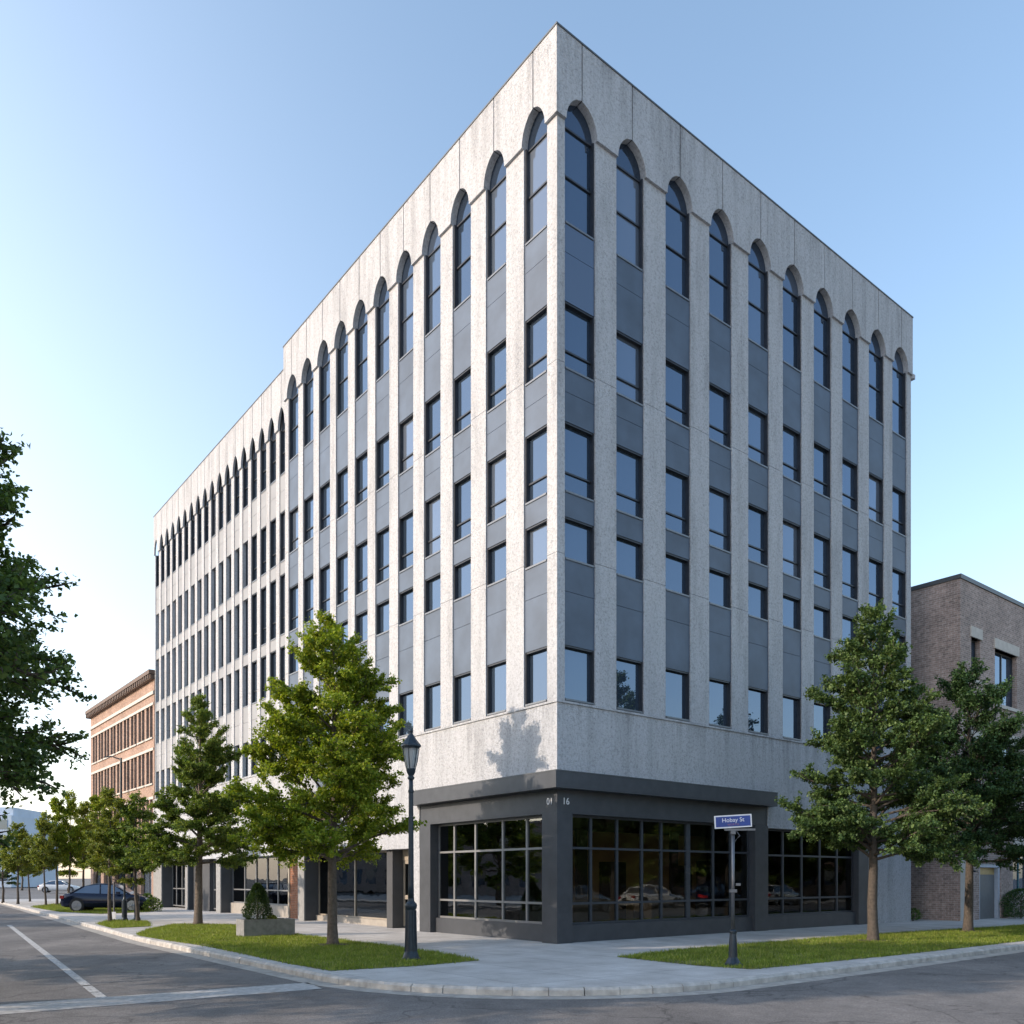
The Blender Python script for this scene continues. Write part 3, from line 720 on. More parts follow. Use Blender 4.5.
# brown brick building at the right
BB = W(20.28, -1.07)
bb = empty('brick_building', (BB.x, BB.y, 0), ANG, label='plain brown brick building with flat roof beyond the right end of the office block', cat='building')
holes = [(1.7, 3.75, 0, 2.3), (.95, 1.75, 9.7, 11.4), (3.15, 5.35, 9.0, 11.3), (4.95, 7.1, 1.1, 3.1), (7.2, 9.4, 9.0, 11.3), (9., 11.2, 1.1, 3.1), (11.2, 13.4, 9.0, 11.3),
         (.95, 1.75, 5.4, 7.2), (3.15, 5.35, 5.2, 7.4), (7.2, 9.4, 5.2, 7.4), (11.2, 13.4, 5.2, 7.4)]
wall_with_holes(FR, 0, 30, 0, 13.55, 0, .35, holes, M['brick_brown'], bb)
b = MB(); b.box((0, .35, 0), (.35, 16, 13.55)); b.box((.35, .5, 0), (30, 16, 13.4)); b.build('side_wall', M['brick_brown'], bb)
b = MB(); b.box((-.05, -.05, 13.55), (30, .42, 13.72)); b.box((-.05, .42, 13.55), (.42, 16, 13.72)); b.build('coping', M['coping'], bb)
for q in holes[1:]:
    low = q[2] < 3
    window_at(FR, bb, *q, .18, M['teal'] if low else M['frame'], M['pane'], lintel=.42, sill=.14, mull=[(q[0]+q[1])/2] if q[1]-q[0] > 1 else [])
b = MB(); fbox(b, FR, 1.7, 1.86, .05, .3, 0, 2.3); fbox(b, FR, 3.59, 3.75, .05, .3, 0, 2.3); fbox(b, FR, 1.86, 3.59, .05, .3, 2.14, 2.3); dr = b.build('door_frame', M['paleframe'], bb)
b = MB(); fbox(b, FR, 1.86, 3.59, .2, .26, 0, 1.84); b.build('door', M['greypaint'], dr)
b = MB(); fbox(b, FR, 1.86, 3.59, .21, .25, 1.845, 2.135); b.build('transom_light', M['amber'], dr)
b = MB(); b.tube([(.75, -.02, 2.02), (.75, -.2, 2.02)], [.02, .02], 6); b.box((.65, -.3, 1.93), (.85, -.17, 2.0)); b.build('wall_lamp', M['iron'], bb)
b = MB(); b.box((-.015, -.015, 0), (.55, .0-.001, 3.2)); b.build('corner_strip', M['trim'], bb)

# orange brick building beyond the long side
RBv = 36.35
P_ = W(.25, RBv); rb = empty('brick_building', (P_.x, P_.y, 0), ANG, label='four storey orange brick building with dark bracketed cornice behind the left street trees', cat='building')
holes = []
for k in range(9):
    c = 1.0+k*1.72
    for s in (-.38, .38):
        for h0, h1 in ((10.1, 12.0), (7.35, 9.3), (4.5, 6.4)): holes.append((c+s-.29, c+s+.29, h0, h1))
for k in range(5): holes.append((.6+k*3.1, 2.9+k*3.1, .3, 3.0))
wall_with_holes(FL, 0, 16.1, 0, 13.5, 0, .35, holes, M['brick_far'], rb)
b = MB(); b.box((.5, 0.01, 0), (12, 16.1, 13.4)); b.build('core_wall', M['brick_far'], rb)
for q in holes:
    if q[2] > 1: window_at(FL, rb, *q, .16, M['frame'], M['pane'], sill=.1, rails=[(q[2]+q[3])/2], f=.05)
    else: window_at(FL, rb, *q, .2, M['frame'], M['pane'], mull=[(q[0]+q[1])/2], name='shop_window')
for h in (12.0, 9.3, 6.4):
    b = MB(); b.box((-.05, .1, h+.003), (.02, 16., h+.16)); b.build('lintel_band', M['trim'], rb)
b = MB(); b.box((-.09, 0, 12.62), (-.002, 16.1, 12.82)); b.build('stone_course', M['trim'], rb); b = MB(); b.box((-.12, 0, 3.3), (-.002, 16.1, 3.6)); b.build('stone_course', M['trim'], rb)
b = MB(); b.box((-.34, -.1, 13.78), (.5, 16.3, 14.02)); b.box((-.25, -.05, 13.5), (.5, 16.3, 13.747))
for k in range(40): b.box((-.32, .1+k*.41, 13.52), (-.252, .26+k*.41, 13.745))
b.build('cornice', M['cornice'], rb)

# pale blue office far away at the left
P_ = G(-60, 886.5); fb = empty('office_tower', (-106, 152, 0), R(6), label='pale blue office block far away behind the left trees', cat='building')
b = MB(); b.box((0, 0, 0), (16, 20, 13.0)); b.box((4.5, 2, 13.0), (15.4, 16, 14.6)); b.build('wall', M['farblue'], fb)
for fl in range(4):
    b = MB()
    for k in range(7): b.box((.8+k*2.15, -.06, 1.2+fl*3.1), (2.4+k*2.15, -.01, 2.9+fl*3.1))
    b.build('window_row', M['pane'], fb)

# ------------------------------------------------------------------ trees
def tree(name, pos, H, cb, Rr, seed, nleaf, lsize, leafm, barkm, r0, pw=.8, rise=18, bias=(0, 0), flat=.35, nlimb=58, low=.12, droop=.022, var=(.58, 1.18), spread=11, tv=.40, twl=.42, **tg):
    rnd = np.random.default_rng(seed)
    root = empty(name, pos, 0, **tg)
    tb = MB(); pts = []; rs = []
    wob = rnd.normal(0, .03, (12, 2)).cumsum(0)*.6
    zs = [-.05, .12, .5]+list(np.linspace(1., H*.96, 9))
    for i, z in enumerate(zs):
        f = z/H; pts.append((wob[i][0]*min(1, z), wob[i][1]*min(1, z), z)); rs.append(max(.012, r0*(1.45 if z < .05 else 1.12 if z < .3 else 1.)*(1-f)**.85))
    tb.tube(pts, rs, 12)
    P = np.array(pts)
    def trunk_at(z): return np.array([np.interp(z, P[:, 2], P[:, 0]), np.interp(z, P[:, 2], P[:, 1]), z])
    tw = []                                            # twig segments (a,b,weight)
    for i in range(nlimb):
        f = (i+rnd.uniform(.1, .9))/nlimb; f = f**1.12
        z0 = cb+(H*.985-cb)*f - .12*Rr*(1-f)
        z0 = max(z0, cb*.85)
        prof = (1-f)**pw*(1-low*max(0, (.18-f)/.18)); ln = Rr*prof*rnd.uniform(*var)+.14
        az = i*2.39996+rnd.normal(0, .35); el = R(rise+34*f+rnd.normal(0, spread))
        ln *= 1+bias[0]*math.cos(az)+bias[1]*math.sin(az)
        d = np.array([math.cos(az)*math.cos(el), math.sin(az)*math.cos(el), math.sin(el)])
        p = trunk_at(z0); lp = [p.copy()]; ns = 6; dd = d.copy()
        for s in range(ns):
            dd = dd+rnd.normal(0, .09, 3)+np.array([0, 0, -droop]); dd /= np.linalg.norm(dd); p = p+dd*ln/ns; lp.append(p.copy())
        rb_ = max(.010, r0*.34*(1-f*.7)*min(1, ln/1.5))
        tb.tube(lp, [rb_*(1-.82*k/ns) for k in range(ns+1)], 6)
        lp = np.array(lp)
        nt_ = max(5, int(ln/.13))
        for j in range(nt_):
            s = .22+.78*(j+rnd.uniform(0, 1))/nt_
            q = s*ns; k = min(int(q), ns-1); a = lp[k]+(lp[k+1]-lp[k])*(q-k); dr_ = lp[k+1]-lp[k]; dr_ = dr_/np.linalg.norm(dr_)
            sd_ = np.cross(dr_, [0, 0, 1.]); sd_ /= np.linalg.norm(sd_)+1e-9
            sg = 1 if j % 2 else -1
            td = dr_*rnd.uniform(.6, 1.3)+sd_*sg*rnd.uniform(.35, .9)+np.array([0, 0, rnd.normal(.14, tv)]); td /= np.linalg.norm(td)
            tl = (.20+twl*ln*(1.02-s)**.8)*rnd.uniform(.7, 1.25)
            e = a+td*tl+np.array([0, 0, -.03*tl]); tw.append((a, e, tl))
            if tl > .45:
                for sg2 in (-1, 1, -1, 1):
                    u_ = rnd.uniform(.3, .9); a2 = a+(e-a)*u_; t2 = td*.6+np.cross(td, [0, 0, 1.])*sg2*.8+np.array([0, 0, rnd.normal(.05, .25)]); l2 = tl*rnd.uniform(.25, .45)
                    tw.append((a2, a2+t2*l2, l2*1.1))
            if rb_ > .014 and tl > .35: tb.tube([a, (a+e)/2+rnd.normal(0, .02, 3), e], [rb_*.34, rb_*.22, .003], 4)
        tw.append((lp[-2], lp[-1]+dd*.12, ln/ns+.15))
    # leader
    tw.append((trunk_at(H*.86), trunk_at(H*.955)+np.array([0, 0, H*.04]), .6))
    o = tb.build('trunk', barkm, root, smooth=True)
    A = np.array([t[0] for t in tw]); B = np.array([t[1] for t in tw]); wgt = np.array([t[2] for t in tw])**.9
    # some twigs are nearly bare, some carry dense bunches
    wgt = wgt*rnd.choice([.12, .7, 1.2, 1.9], len(wgt), p=[.2, .32, .28, .2]); wgt /= wgt.sum()
    idx = rnd.choice(len(tw), nleaf, p=wgt); u = rnd.uniform(.12, 1.06, nleaf)[:, None]
    D = B[idx]-A[idx]; Ln = np.linalg.norm(D, axis=1, keepdims=True)+1e-9; D = D/Ln
    c = A[idx]+(B[idx]-A[idx])*u+rnd.normal(0, 1, (nleaf, 3))*np.array([lsize*.55, lsize*.55, lsize*.5])
    ax = D*.5+rnd.normal(0, .6, (nleaf, 3)); ax[:, 2] -= .15; ax /= np.linalg.norm(ax, axis=1, keepdims=True)
    up = np.array([0, 0, 1.])+rnd.normal(0, flat*1.6, (nleaf, 3)); b_ = np.cross(up, ax); b_ /= np.linalg.norm(b_, axis=1, keepdims=True)+1e-9
    nr = np.cross(ax, b_); l = (lsize*rnd.uniform(.65, 1.3, nleaf))[:, None]; w = l*.36
    v = np.zeros((nleaf, 4, 3)); v[:, 0] = c-ax*l*.5; v[:, 1] = c+b_*w-ax*l*.05+nr*l*.09; v[:, 2] = c+ax*l*.5-nr*l*.06; v[:, 3] = c-b_*w-ax*l*.05+nr*l*.09
    np_mesh('crown', v.reshape(-1, 3), 4, [leafm], root)
    return root
def ring(pos, r=.42):                                   # bare soil round a trunk
    b = MB(); n = 18; rr = random.Random(int(pos.x*10))
    b.quad([(pos.x+math.cos(2*math.pi*k/n)*r*rr.uniform(.8, 1.15), pos.y+math.sin(2*math.pi*k/n)*r*rr.uniform(.8, 1.15), .035) for k in range(n)])
    tag(b.build('bare_soil', M['earth'], recalc=False), kind='structure')
p1 = G(198, 925); p2 = G(333, 945.5); p3 = G(873, 941.5); p4 = G(968, 932)
SG = 'trees along the pavement of the office block'
tree('street_tree', p1, 8.15, 2.5, 2.35, 11, 120000, .078, M['leaf_mid'], M['bark'], .15, pw=.78, rise=13, flat=.25, nlimb=64, label='conical mid green tree on the lawn left of the concrete planter', cat='tree', group=SG)
tree('street_tree', p2, 7.95, 2.35, 2.5, 22, 125000, .078, M['leaf_bright'], M['bark'], .135, pw=.50, rise=20, bias=(-.10, 0), flat=.4, nlimb=84, label='bright yellow green tree on the lawn just left of the tall lantern post', cat='tree', group=SG)
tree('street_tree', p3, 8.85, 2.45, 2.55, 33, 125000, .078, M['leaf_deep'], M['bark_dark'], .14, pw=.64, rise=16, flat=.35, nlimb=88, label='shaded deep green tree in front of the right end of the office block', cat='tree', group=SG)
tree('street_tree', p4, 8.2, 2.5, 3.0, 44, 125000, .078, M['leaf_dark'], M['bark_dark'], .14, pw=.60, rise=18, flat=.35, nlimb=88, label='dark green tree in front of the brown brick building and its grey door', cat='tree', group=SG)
tree('shade_tree', W(-15.9, -1.2), 9.2, 4.35, 4.65, 55, 560000, .085, M['leaf_edge'], M['bark_dark'], .22, pw=.5, rise=9, flat=.4, nlimb=290, droop=.022, low=.15, var=(.8, 1.12), spread=15, tv=.5, twl=.42, label='large dark green tree reaching in from the left edge of the picture', cat='tree')
for p in (p1, p2, p3, p4): ring(p)

# young trees of the far row: two made, the rest copied
fa = tree('young_tree', G(110, 922), 4.9, 1.75, 1.15, 61, 17000, .09, M['leaf_pale'], M['bark_dark'], .075, pw=.55, rise=25, nlimb=34, label='young tree with straight dark trunk left of the small white globe lamp', cat='tree', group='young trees down the left street')
fb_ = tree('young_tree', G(138, 922), 4.75, 1.85, 1.05, 62, 15000, .09, M['leaf_mid'], M['bark_dark'], .07, pw=.55, rise=25, nlimb=32, label='young tree right of the small lamp, nearest the office block end', cat='tree', group='young trees down the left street')
FT = [(46, 906, 816, 'slim pointed young tree left of the car, third from the street end', 1.0), (57, 905.5, 802, 'tall pointed young tree just left of the navy car boot', 1.0), (68, 905.3, 796, 'tallest pointed young tree above the navy car roof', .95),
      (83, 904.5, 806, 'yellowish young tree behind the navy car rear window', 1.15), (18, 904, 826, 'rounded young tree below the pale blue far building', 1.35), (97, 903.5, 800, 'young tree behind the navy car against the orange brick wall', 1.3), (30, 901.5, 838, 'small distant young tree between the rounded tree and the slim tree', 1.3), (3, 902.5, 842, 'dark young tree at the left edge of the picture at the street end', 1.7)]
pale = [M['leaf_pale'], M['leaf_mid']]
for i, (px, py, ty, lab, wd) in enumerate(FT):
    src = fa if i % 2 else fb_; hs = 4.95 if i % 2 else 4.75
    c = copy_tree(src); p = G(px, py); c.location = p; c['label'] = lab
    hh = (878-ty)/F*p.y+1.7; s = hh/hs; c.scale = (s*.78*wd, s*.78*wd, s); c.rotation_euler = (0, 0, 1.1*i)
    for ch in c.children:
        if ch.name.startswith('crown'):
            ch.material_slots[0].link = 'OBJECT'; ch.material_slots[0].material = M['leaf_pale'] if i in (0, 3, 4, 6) else M['leaf_bright'] if i < 7 else M['leaf_dark']
# distant tree mass closing the street
dt = [(-80, 128, 8, .9), (-70, 122, 7, .8), (-62, 126, 9, .9), (-92, 135, 8, 1.), (-52, 114, 6, .8)]
for i, (x, y, h, wd) in enumerate(dt):
    c = copy_tree(fa if i % 2 else fb_); c.location = (x, y, 0); s = h/4.9; c.scale = (s*1.3, s*1.3, s); c['label'] = ['distant tree in front of the pale blue far building', 'distant tree low behind the slim young trees', 'tallest distant tree behind the pointed young trees', 'farthest tree at the left edge of the picture', 'distant tree behind the navy car boot'][i]
    c['group'] = 'distant trees at the street end'; c.rotation_euler = (0, 0, i*2.)
# trees across both streets, outside the frame: they cast the foreground shade and stand in the window reflections
OT = [(-17.2, 4.6, 1.75, 1.5), (-17.4, 26, 1.9, 1.5), (-17, 33.5, 1.5, 1.3),
      (12, -20.5, 1.8, 1.7), (18, -21, 2.0, 1.8), (23.5, -20.5, 1.7, 1.7), (29, -21, 2.0, 1.8), (35, -20.6, 1.9, 1.8), (41, -21, 1.8, 1.8), (47, -20.8, 2., 1.9), (54, -21, 1.9, 1.9), (62, -21, 2., 1.9)]
OW = ['nearest the crossing', 'second from the crossing', 'third from the crossing', 'fourth from the crossing', 'fifth from the crossing', 'sixth from the crossing', 'seventh from the crossing', 'eighth from the crossing', 'farthest from the crossing']
OL = ['tree across the left street, '+w for w in ['nearest the crossing', 'second from the crossing', 'farthest from the crossing']]+['tree across the right street, '+w for w in OW]
mtree = None
for i, (u, v, s, wd) in enumerate(OT):
    if mtree is None:
        mtree = tree('avenue_tree', W(u, v), 5.0, 1.3, 1.8, 71, 60000, .075, M['leaf_mid'], M['bark'], .08, pw=.5, rise=15, nlimb=50, label=OL[0], cat='tree', group='trees across the streets'); c = mtree
    else: c = copy_tree(mtree); c.location = W(u, v); c['label'] = OL[i]
    c.scale = (s*wd/1.4, s*wd/1.4, s); c.rotation_euler = (0, 0, i*1.3)

# planter with clipped conifer
pa, pb_, = G(244, 937.5), G(295, 935.5)
pd = (pb_-pa); pw_ = pd.length; pr = math.atan2(pd.y, pd.x)
pl = empty('planter', pa, pr, label='rectangular grey concrete planter box on the left lawn', cat='planter')
b = MB(); w, dpt, h = pw_, .75, .50; t = .09
b.box((0, 0, 0), (w, t, h)); b.box((0, dpt-t, 0), (w, dpt, h)); b.box((0, t, 0), (t, dpt-t, h)); b.box((w-t, t, 0), (w, dpt-t, h)); b.build('box', M['concrete_planter'], pl)
b = MB(); b.box((t, t, .05), (w-t, dpt-t, h-.06)); b.build('soil', M['earth'], pl)
def shrub(name, pos, H, Rr, seed, n, ls, m, cone=True, **tg):
    rnd = np.random.default_rng(seed); root = empty(name, pos, 0, **tg)
    z = rnd.uniform(0, 1, n)**(.8 if cone else 1.); th = rnd.uniform(0, 2*np.pi, n)
    pr_ = ((1-z)**.55*.95+.05)*(1-.45*np.clip((.12-z)/.12, 0, 1)) if cone else np.sqrt(np.clip(1-(z*1.6-.6)**2, .02, 1))
    lump = 1+.10*np.sin(th*3+z*9)+.08*np.sin(th*5-z*17+1)
    rr = Rr*pr_*lump*np.sqrt(rnd.uniform(.35, 1.08, n))
    c = np.c_[rr*np.cos(th), rr*np.sin(th), .05+z*(H-.05)]
    ax = np.c_[np.cos(th), np.sin(th), np.full(n, .9)]+rnd.normal(0, .5, (n, 3)); ax /= np.linalg.norm(ax, axis=1, keepdims=True)
    b_ = np.cross(ax, rnd.normal(0, 1, (n, 3))); b_ /= np.linalg.norm(b_, axis=1, keepdims=True); l = (ls*rnd.uniform(.6, 1.3, n))[:, None]
    v = np.zeros((n, 4, 3)); v[:, 0] = c-ax*l*.5; v[:, 1] = c+b_*l*.25; v[:, 2] = c+ax*l*.6; v[:, 3] = c-b_*l*.25
    np_mesh('foliage', v.reshape(-1, 3), 4, [m], root)
    tb = MB().tube([(0, 0, -.02), (0, 0, H*.5), (0, 0, H*.9)], [.03, .02, .006], 8); tb.build('stem', M['bark_dark'], root); return root
pc = Matrix.Rotation(pr, 4, 'Z') @ Vector((w*.34, dpt*.5, .40)); ppos = pa+pc
shrub('conifer_shrub', ppos, 1.15, .46, 5, 9500, .045, m_leaf('conifer needles', (.012, .035, .012), (.04, .08, .02), .2, (.08, .12, .03)), label='small cone shaped evergreen growing in the concrete planter', cat='shrub')
q = Matrix.Rotation(pr, 4, 'Z') @ Vector((w*.60, dpt*.35, .40))
shrub('flower_plant', pa+q, .2, .16, 6, 260, .06, M['leaf_pale'], False, label='low pale plant beside the cone evergreen in the planter', cat='plant')
shrub('small_bush', G(913, 921), .5, .3, 8, 420, .09, M['leaf_deep'], False, label='small leafy bush at the foot of the wall where office block meets brown brick', cat='bush')
shrub('round_bush', G(1021, 918.5), 1.25, .75, 9, 4200, .08, M['leaf_dark'], False, label='rounded dark bush under the right edge window of the brown brick building', cat='bush')
for i, (px, py, h) in enumerate(((147, 911, .9), (153, 911.5, .7))):
    shrub('small_bush', G(px, py), h, .45, 12+i, 700, .1, M['leaf_mid'], False, label=['small green bush in front of the navy car nose', 'lower green bush against the far corner of the office block'][i], cat='bush')

# ------------------------------------------------------------------ lamp posts
def lamp_post(pos, Ht, label):
    k = Ht/4.85; root = empty('street_lamp', pos, R(20), label=label, cat='street lamp')
    b = MB(); b.lathe([(.235, -.02), (.235, .05), (.20, .07), (.185, .12), (.15, .20), (.135, .40), (.125, .80), (.118, 1.06), (.138, 1.10), (.15, 1.14), (.138, 1.19), (.085, 1.24), (.075, 1.3)], n=16)
    for a in range(8):
        an = a*math.pi/4+.2; b.tube([(math.cos(an)*.15, math.sin(an)*.15, .15), (math.cos(an)*.127, math.sin(an)*.127, 1.05)], [.016, .014], 5)
    b.build('base', M['iron'], root, smooth=False)
    b = MB(); b.lathe([(.075, 1.3), (.068, 1.6), (.055, 3.6), (.052, 3.78)], n=14); b.build('pole', M['iron'], root, smooth=True)
    b = MB(); b.lathe([(.052, 3.50), (.07, 3.52), (.07, 3.56), (.052, 3.58)], n=14); b.build('ring', M['iron'], root); b = MB(); b.lathe([(.054, 3.775), (.085, 3.80), (.085, 3.83), (.06, 3.86), (.10, 3.93), (.115, 3.97), (.085, 4.0)], n=14); b.build('collar', M['iron'], root, smooth=False)
    b = MB()
    for a in range(6):
        an = a*math.pi/3; c_, s_ = math.cos(an), math.sin(an)
        b.tube([(c_*.10, s_*.10, 3.98), (c_*.155, s_*.155, 4.16), (c_*.205, s_*.205, 4.44)], [.012, .012, .012], 5)
    b.lathe([(.215, 4.43), (.225, 4.45), (.225, 4.475), (.20, 4.48)], n=6); b.lathe([(.115, 3.975), (.12, 3.99), (.11, 4.01)], n=6); b.build('lantern_frame', M['iron'], root)
    b = MB(); b.tube([(0, 0, 4.0), (0, 0, 4.16), (0, 0, 4.43)], [.095, .145, .19], 6); b.build('lantern_glass', M['frost'], root)
    b = MB(); b.tube([(0, 0, 3.98), (0, 0, 4.10), (0, 0, 4.13)], [.045, .045, .03], 10); b.build('lamp_holder', M['white'], root)
    b = MB(); b.lathe([(.255, 4.47), (.25, 4.50), (.19, 4.56), (.12, 4.64), (.075, 4.70), (.055, 4.73)], n=12); b.build('lantern_roof', M['iron'], root, smooth=False)
    b = MB(); b.lathe([(.055, 4.725), (.03, 4.75), (.03, 4.765), (.05, 4.79), (.045, 4.82), (.018, 4.84), (.004, 4.87)], n=10); b.build('finial', M['iron'], root, smooth=True)
    root.scale = (k*.86, k*.86, k); return root
lamp_post(G(411, 960.5), 4.78, 'tall dark iron lantern post at the tip of the left lawn by the corner shop')
root = empty('street_lamp', G(124.5, 921), 0, label='short dark lamp post with small white globe between two young trees', cat='street lamp')
MB().lathe([(.14, -.02), (.13, .08), (.10, .14), (.10, .8), (.06, .86), (.04, .95), (.035, 2.0)], n=12).build('pole', M['iron'], root)
MB().lathe([(.05, 1.98), (.14, 2.03), (.20, 2.13), (.21, 2.25), (.17, 2.36)], n=14).build('globe', M['white'], root, smooth=True)
MB().lathe([(.20, 2.362), (.16, 2.42), (.05, 2.47), (.01, 2.52)], n=12).build('cap', M['iron'], root)
root = empty('utility_pole', G(121, 904.5), 0, label='tall thin dark pole rising in front of the orange brick building', cat='pole')
MB().tube([(0, 0, 0), (0, 0, 9.4)], [.11, .07], 8).build('pole', M['iron'], root); MB().tube([(0, 0, 9.3), (-.6, 0, 9.5), (-1.1, 0, 9.45)], [.05, .04, .04], 6).build('arm', M['iron'], root)
root = empty('sign_post', G(114, 921.5), 0, label='short pale steel post with small plate by the navy car door', cat='sign post')
MB().tube([(0, 0, 0), (0, 0, 1.55)], [.035, .035], 8).build('post', M['galv'], root); MB().box((-.09, -.045, .1), (.09, -.036, .38)).build('plate', M['white'], root)
root = empty('bollard', G(137, 921.5), 0, label='dark metal bollard in front of the navy car nose', cat='bollard')
MB().lathe([(.14, -.01), (.13, .12), (.10, .18), (.10, .9), (.12, .95), (.07, 1.05)], n=12).build('post', M['iron'], root); MB().lathe([(.104, .7), (.104, .8)], n=12).build('band', M['galv'], root)

# street name sign
sg = empty('street_sign', G(733, 965.5), R(-6), label='blue street name sign with white border on a slim post in the right lawn', cat='street sign')
b = MB(); b.lathe([(.19, -.01), (.19, .03), (.15, .05), (.12, .10), (.085, .16), (.078, .45), (.062, .62), (.075, .64), (.075, .67), (.04, .70)], n=14); b.build('base', M['iron'], sg)
b = MB(); b.tube([(0, 0, .69), (0, 0, 2.64)], [.034, .03], 10); b.build('pole', M['galv'], sg, smooth=True)
b = MB(); b.box((-.16, -.03, 2.62), (.42, .03, 2.66)); b.tube([(.02, 0, 2.4), (.13, 0, 2.52), (.06, 0, 2.62)], [.012, .012, .012], 6); b.box((-.045, -.045, 2.55), (.045, .045, 2.62)); b.box((.05, -.04, 1.55), (.14, .03, 1.6)); b.box((-.07, -.045, 1.42), (.07, .045, 1.48)); b.build('bracket', M['galv'], sg)
pi_ = bpy.data.objects.new('sign_plate', None)
pbm = MB(); pbm.box((-.355, -.014, -.125), (.355, .014, .125)); plo = pbm.build('sign_plate', M['white'], sg); plo.location = (.0, 0, 2.80); plo.rotation_euler = (0, R(-3.0), 0)
f_ = MB(); f_.box((-.33, -.018, -.10), (.33, -.0145, .10)); f_.box((-.33, .0145, -.10), (.33, .018, .10)); fo = f_.build('sign_face', M['blue'], plo)
text_mesh('Hobay St', .115, M['white'], plo, (0, -.020, .025), (R(90), 0, 0), ext=.001)
text_mesh('NORTH', .05, M['signred'], plo, (.0, -.020, -.062), (R(90), 0, 0), ext=.001, spacing=1.4)

# ------------------------------------------------------------------ cars
def car(pos, rz, paint, **tg):
    root = empty('parked_car', pos, rz, **tg)
    # stations x: (z_bottom, z_belt, half width)
    st = [(-2.32, .42, .62, .62), (-2.28, .30, .80, .76), (-2.05, .24, .93, .86), (-1.5, .22, .97, .90), (-.8, .20, .95, .91), (0, .20, .93, .92), (.8, .20, .92, .91), (1.35, .22, .88, .90), (1.95, .25, .76, .85), (2.22, .30, .66, .74), (2.30, .40, .55, .60)]
    b = MB(); n = 12
    for x, zb, zt, hw in st:
        prof = [(0, zb), (hw*.8, zb), (hw*.97, zb+.08), (hw, zb+(zt-zb)*.45), (hw*.985, zb+(zt-zb)*.75), (hw*.93, zt-.01), (hw*.75, zt+.015), (0, zt+.035)]
        ringp = [(x, y, z) for y, z in prof]+[(x, -y, z) for y, z in reversed(prof[1:-1])]
        n = len(ringp); b.v += ringp
    for k in range(len(st)-1):
        for j in range(n): b.f.append((k*n+j, k*n+(j+1) % n, (k+1)*n+(j+1) % n, (k+1)*n+j)); b.mi.append(0)
    b.f.append(tuple(range(n))); b.f.append(tuple((len(st)-1)*n+j for j in range(n-1, -1, -1))); b.mi += [0, 0]
    body = b.build('body', paint, root, smooth=True)
    def cabin(x, z0, z1, w0, w1): return [(x, w0, z0), (x, w1, z1)]
    gs = [(-1.78, .93, .955, .78, .76), (-1.05, .90, 1.36, .80, .62), (-.35, .90, 1.435, .81, .62), (.35, .89, 1.40, .81, .62), (.75, .89, 1.24, .80, .66), (1.30, .86, .90, .78, .74)]
    b = MB()
    for x, z0, z1, w0, w1 in gs: b.v += [(x, -w0, z0), (x, -w1, z1-.03), (x, -w1*.8, z1), (x, w1*.8, z1), (x, w1, z1-.03), (x, w0, z0)]
    for k in range(len(gs)-1):
        for j in range(6): b.f.append((k*6+j, k*6+(j+1) % 6, (k+1)*6+(j+1) % 6, (k+1)*6+j)); b.mi.append(0)
    b.f.append(tuple(range(6))); b.f.append(tuple(len(b.v)-6+j for j in range(5, -1, -1))); b.mi += [0, 0]
    b.build('windows', M['autoglass'], root)
    b = MB()
    rg = [(-1.12, 1.345, .63), (-.7, 1.415, .635), (-.35, 1.45, .635), (.0, 1.445, .635), (.38, 1.405, .635)]
    for x, z, w in rg: b.v += [(x, -w, z-.04), (x, -w*.8, z+.012), (x, w*.8, z+.012), (x, w, z-.04), (x, w*.7, z-.045), (x, -w*.7, z-.045)]
    for k in range(len(rg)-1):
        for j in range(6): b.f.append((k*6+j, k*6+(j+1) % 6, (k+1)*6+(j+1) % 6, (k+1)*6+j)); b.mi.append(0)
    b.f.append(tuple(range(6))); b.f.append(tuple(len(b.v)-6+j for j in range(5, -1, -1))); b.mi += [0, 0]
    for s in (-1, 1):
        b.tube([(-1.12, s*.62, 1.32), (-1.80, s*.78, .93)], [.045, .06], 6); b.tube([(.38, s*.625, 1.375), (1.28, s*.77, .88)], [.035, .04], 6); b.tube([(-.30, s*.64, 1.41), (-.25, s*.82, .9)], [.03, .03], 6)
    b.build('roof', paint, root, smooth=True)
    for sx in (-1.42, 1.40):
        for s in (-1, 1):
            w = empty('wheel', (sx, s*.80, .33)); w.parent = root
            a = MB().tube([(0, -.16*s, 0), (0, .09*s, 0), (0, .125*s, 0)], [.345, .345, .33], 24); a.build('tyre', M['rubber'], w, smooth=False)
            a = MB().tube([(0, .10*s, 0), (0, .13*s, 0)], [.26, .25], 20); 
            for k in range(5):
                an = k*2*math.pi/5; a.tube([(0, .135*s, 0), (.2*math.cos(an), .135*s, .2*math.sin(an))], [.035, .028], 5)
            a.build('rim', M['alloy'], w)
            a = MB().tube([(sx, s*.70, .36), (sx, s*.905, .36)], [.385, .38], 24); a.build('wheel_arch', M['rubber'], root)
    for s in (-1, 1):
        a = MB(); a.box((-2.31, s*.45, .68), (-2.12, s*.82, .84)); a.build('tail_lamp', M['red_lamp'], root)
        a = MB(); a.box((2.02, s*.5, .58), (2.25, s*.76, .69)); a.build('headlight', M['white'], root)
        a = MB(); a.box((.62, s*.90, .92), (.80, s*1.04, 1.03)); a.build('mirror', paint, root)
    a = MB(); a.box((-2.33, -.7, .40), (-2.22, .7, .54)); a.box((-2.335, -.25, .56), (-2.29, .25, .68)); a.build('bumper', M['rubber'], root)
    return root
c1 = G(110, 911.2)
nav = car(c1, R(8), M['car_navy'], label='dark navy saloon car parked side on beside the young trees', cat='car')
nav.scale = (.93, .93, .98)
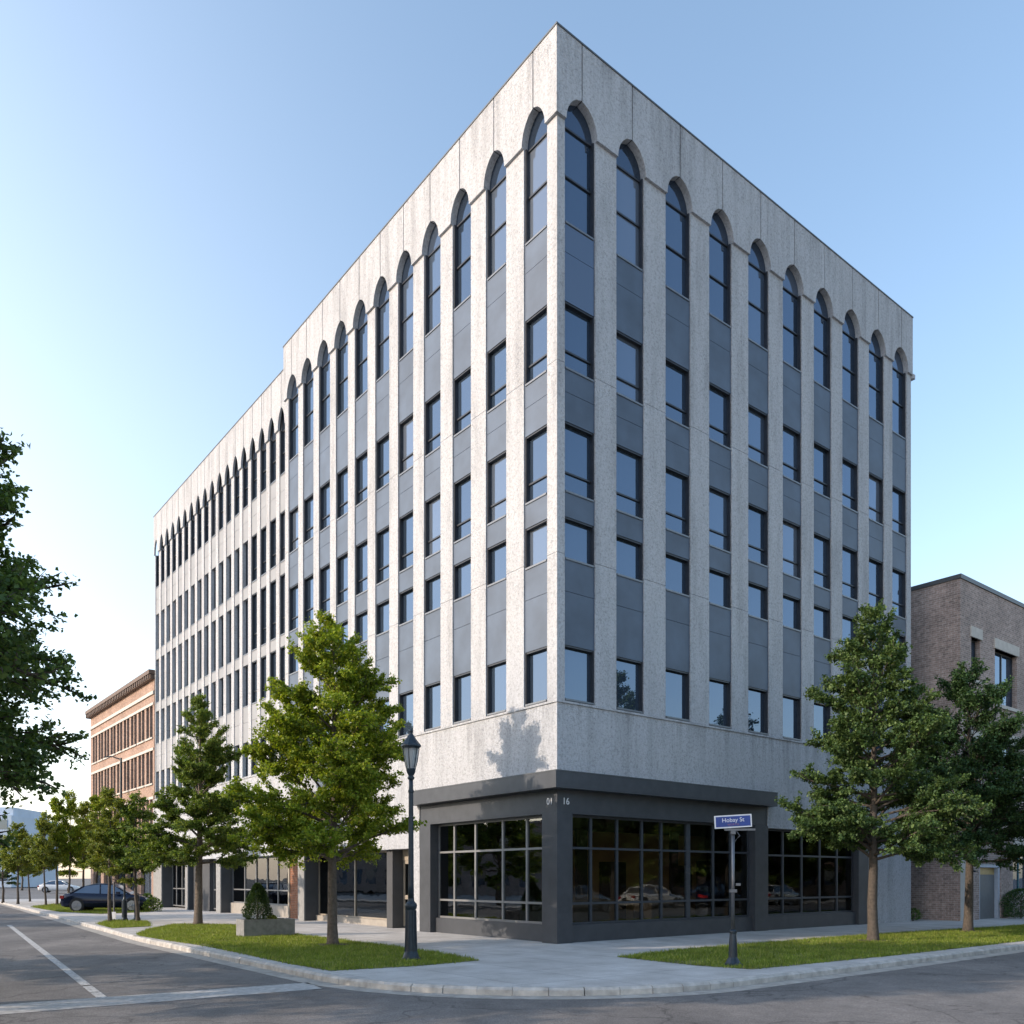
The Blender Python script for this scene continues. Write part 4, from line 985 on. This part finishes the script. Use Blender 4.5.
def paint_car(c, m):
    for ch in c.children:
        if ch.name.split('.')[0] in ('body', 'roof', 'mirror'):
            ch.material_slots[0].link = 'OBJECT'; ch.material_slots[0].material = m
for i, (x, y, rz, m, lab) in enumerate(((-53, 100, .3, M['car_white'], 'small white car parked far off at the street end behind tree trunks'),)):
    c = copy_tree(nav); c.location = (x, y, 0); c.rotation_euler = (0, 0, rz); c['label'] = lab; paint_car(c, m)
for i, (u, v, m, lab) in enumerate(((17, -17.2, M['car_silver'], 'silver car across the right street, nearest the crossing'), (23, -17.3, M['car_white'], 'white car across the right street between two parked cars'), (29, -17.2, M['car_navy'], 'navy car across the right street between a white and a silver car'), (35.5, -17.2, M['car_silver'], 'silver car across the right street, farthest from the crossing'))):
    c = copy_tree(nav); c.location = W(u, v, -.12); c.rotation_euler = (0, 0, ANG); c['label'] = lab; paint_car(c, m); c['group'] = 'cars parked across the right street'

# low brick houses across the right street, seen only in the glass
P_ = W(12, -27); ob = empty('brick_house', (P_.x, P_.y, 0), ANG, label='low orange brick row across the right street, mirrored in the shop glass', cat='building')
hs_ = [(1+k*3.4, 3+k*3.4, h, h+1.6) for k in range(14) for h in (1., 4.2, 7.4)]
b = MB(); b.box((0, -10, 0), (50, -.35, 10.3)); b.build('core_wall', M['brick_far'], ob)
P2 = W(-34, -12); ob2 = empty('brick_house', (P2.x, P2.y, 0), ANG, label='long low brick block added across the left street to hide the horizon from the glass', cat='building')  # unseen block, added to keep the bright horizon out of the left reflections
b = MB(); b.box((-8, 20, 0), (0, 110, 6.5)); b.box((-8.2, 19.8, 6.5), (.2, 110.2, 6.75)); b.build('wall', M['brick_brown'], ob2)
for k in range(23):
    b = MB(); b.box((.002, 21.2+k*3.7, 1.), (.05, 23.+k*3.7, 2.8)); b.box((.002, 21.2+k*3.7, 4.), (.05, 23.+k*3.7, 5.6)); b.build('window', M['pane'], ob2)
def FB(t, d, h): return (t, -d, h)
wall_with_holes(FB, 0, 50, 0, 10.5, 0, .3, hs_, M['brick_far'], ob)
for q_ in hs_: window_at(FB, ob, *q_, .12, M['frame'], M['pane'])
# pavement on the far side of the right street and left street
b = MB(); b.box((-40, -40, -.119), (70, -18.3, 0)); b.box((-60, -12.5, -.119), (-15.1, 60, 0)); o = b.build('pavement', M['pavement']); o.location = (CX, CY, 0); o.rotation_euler = (0, 0, ANG); tag(o, kind='structure')
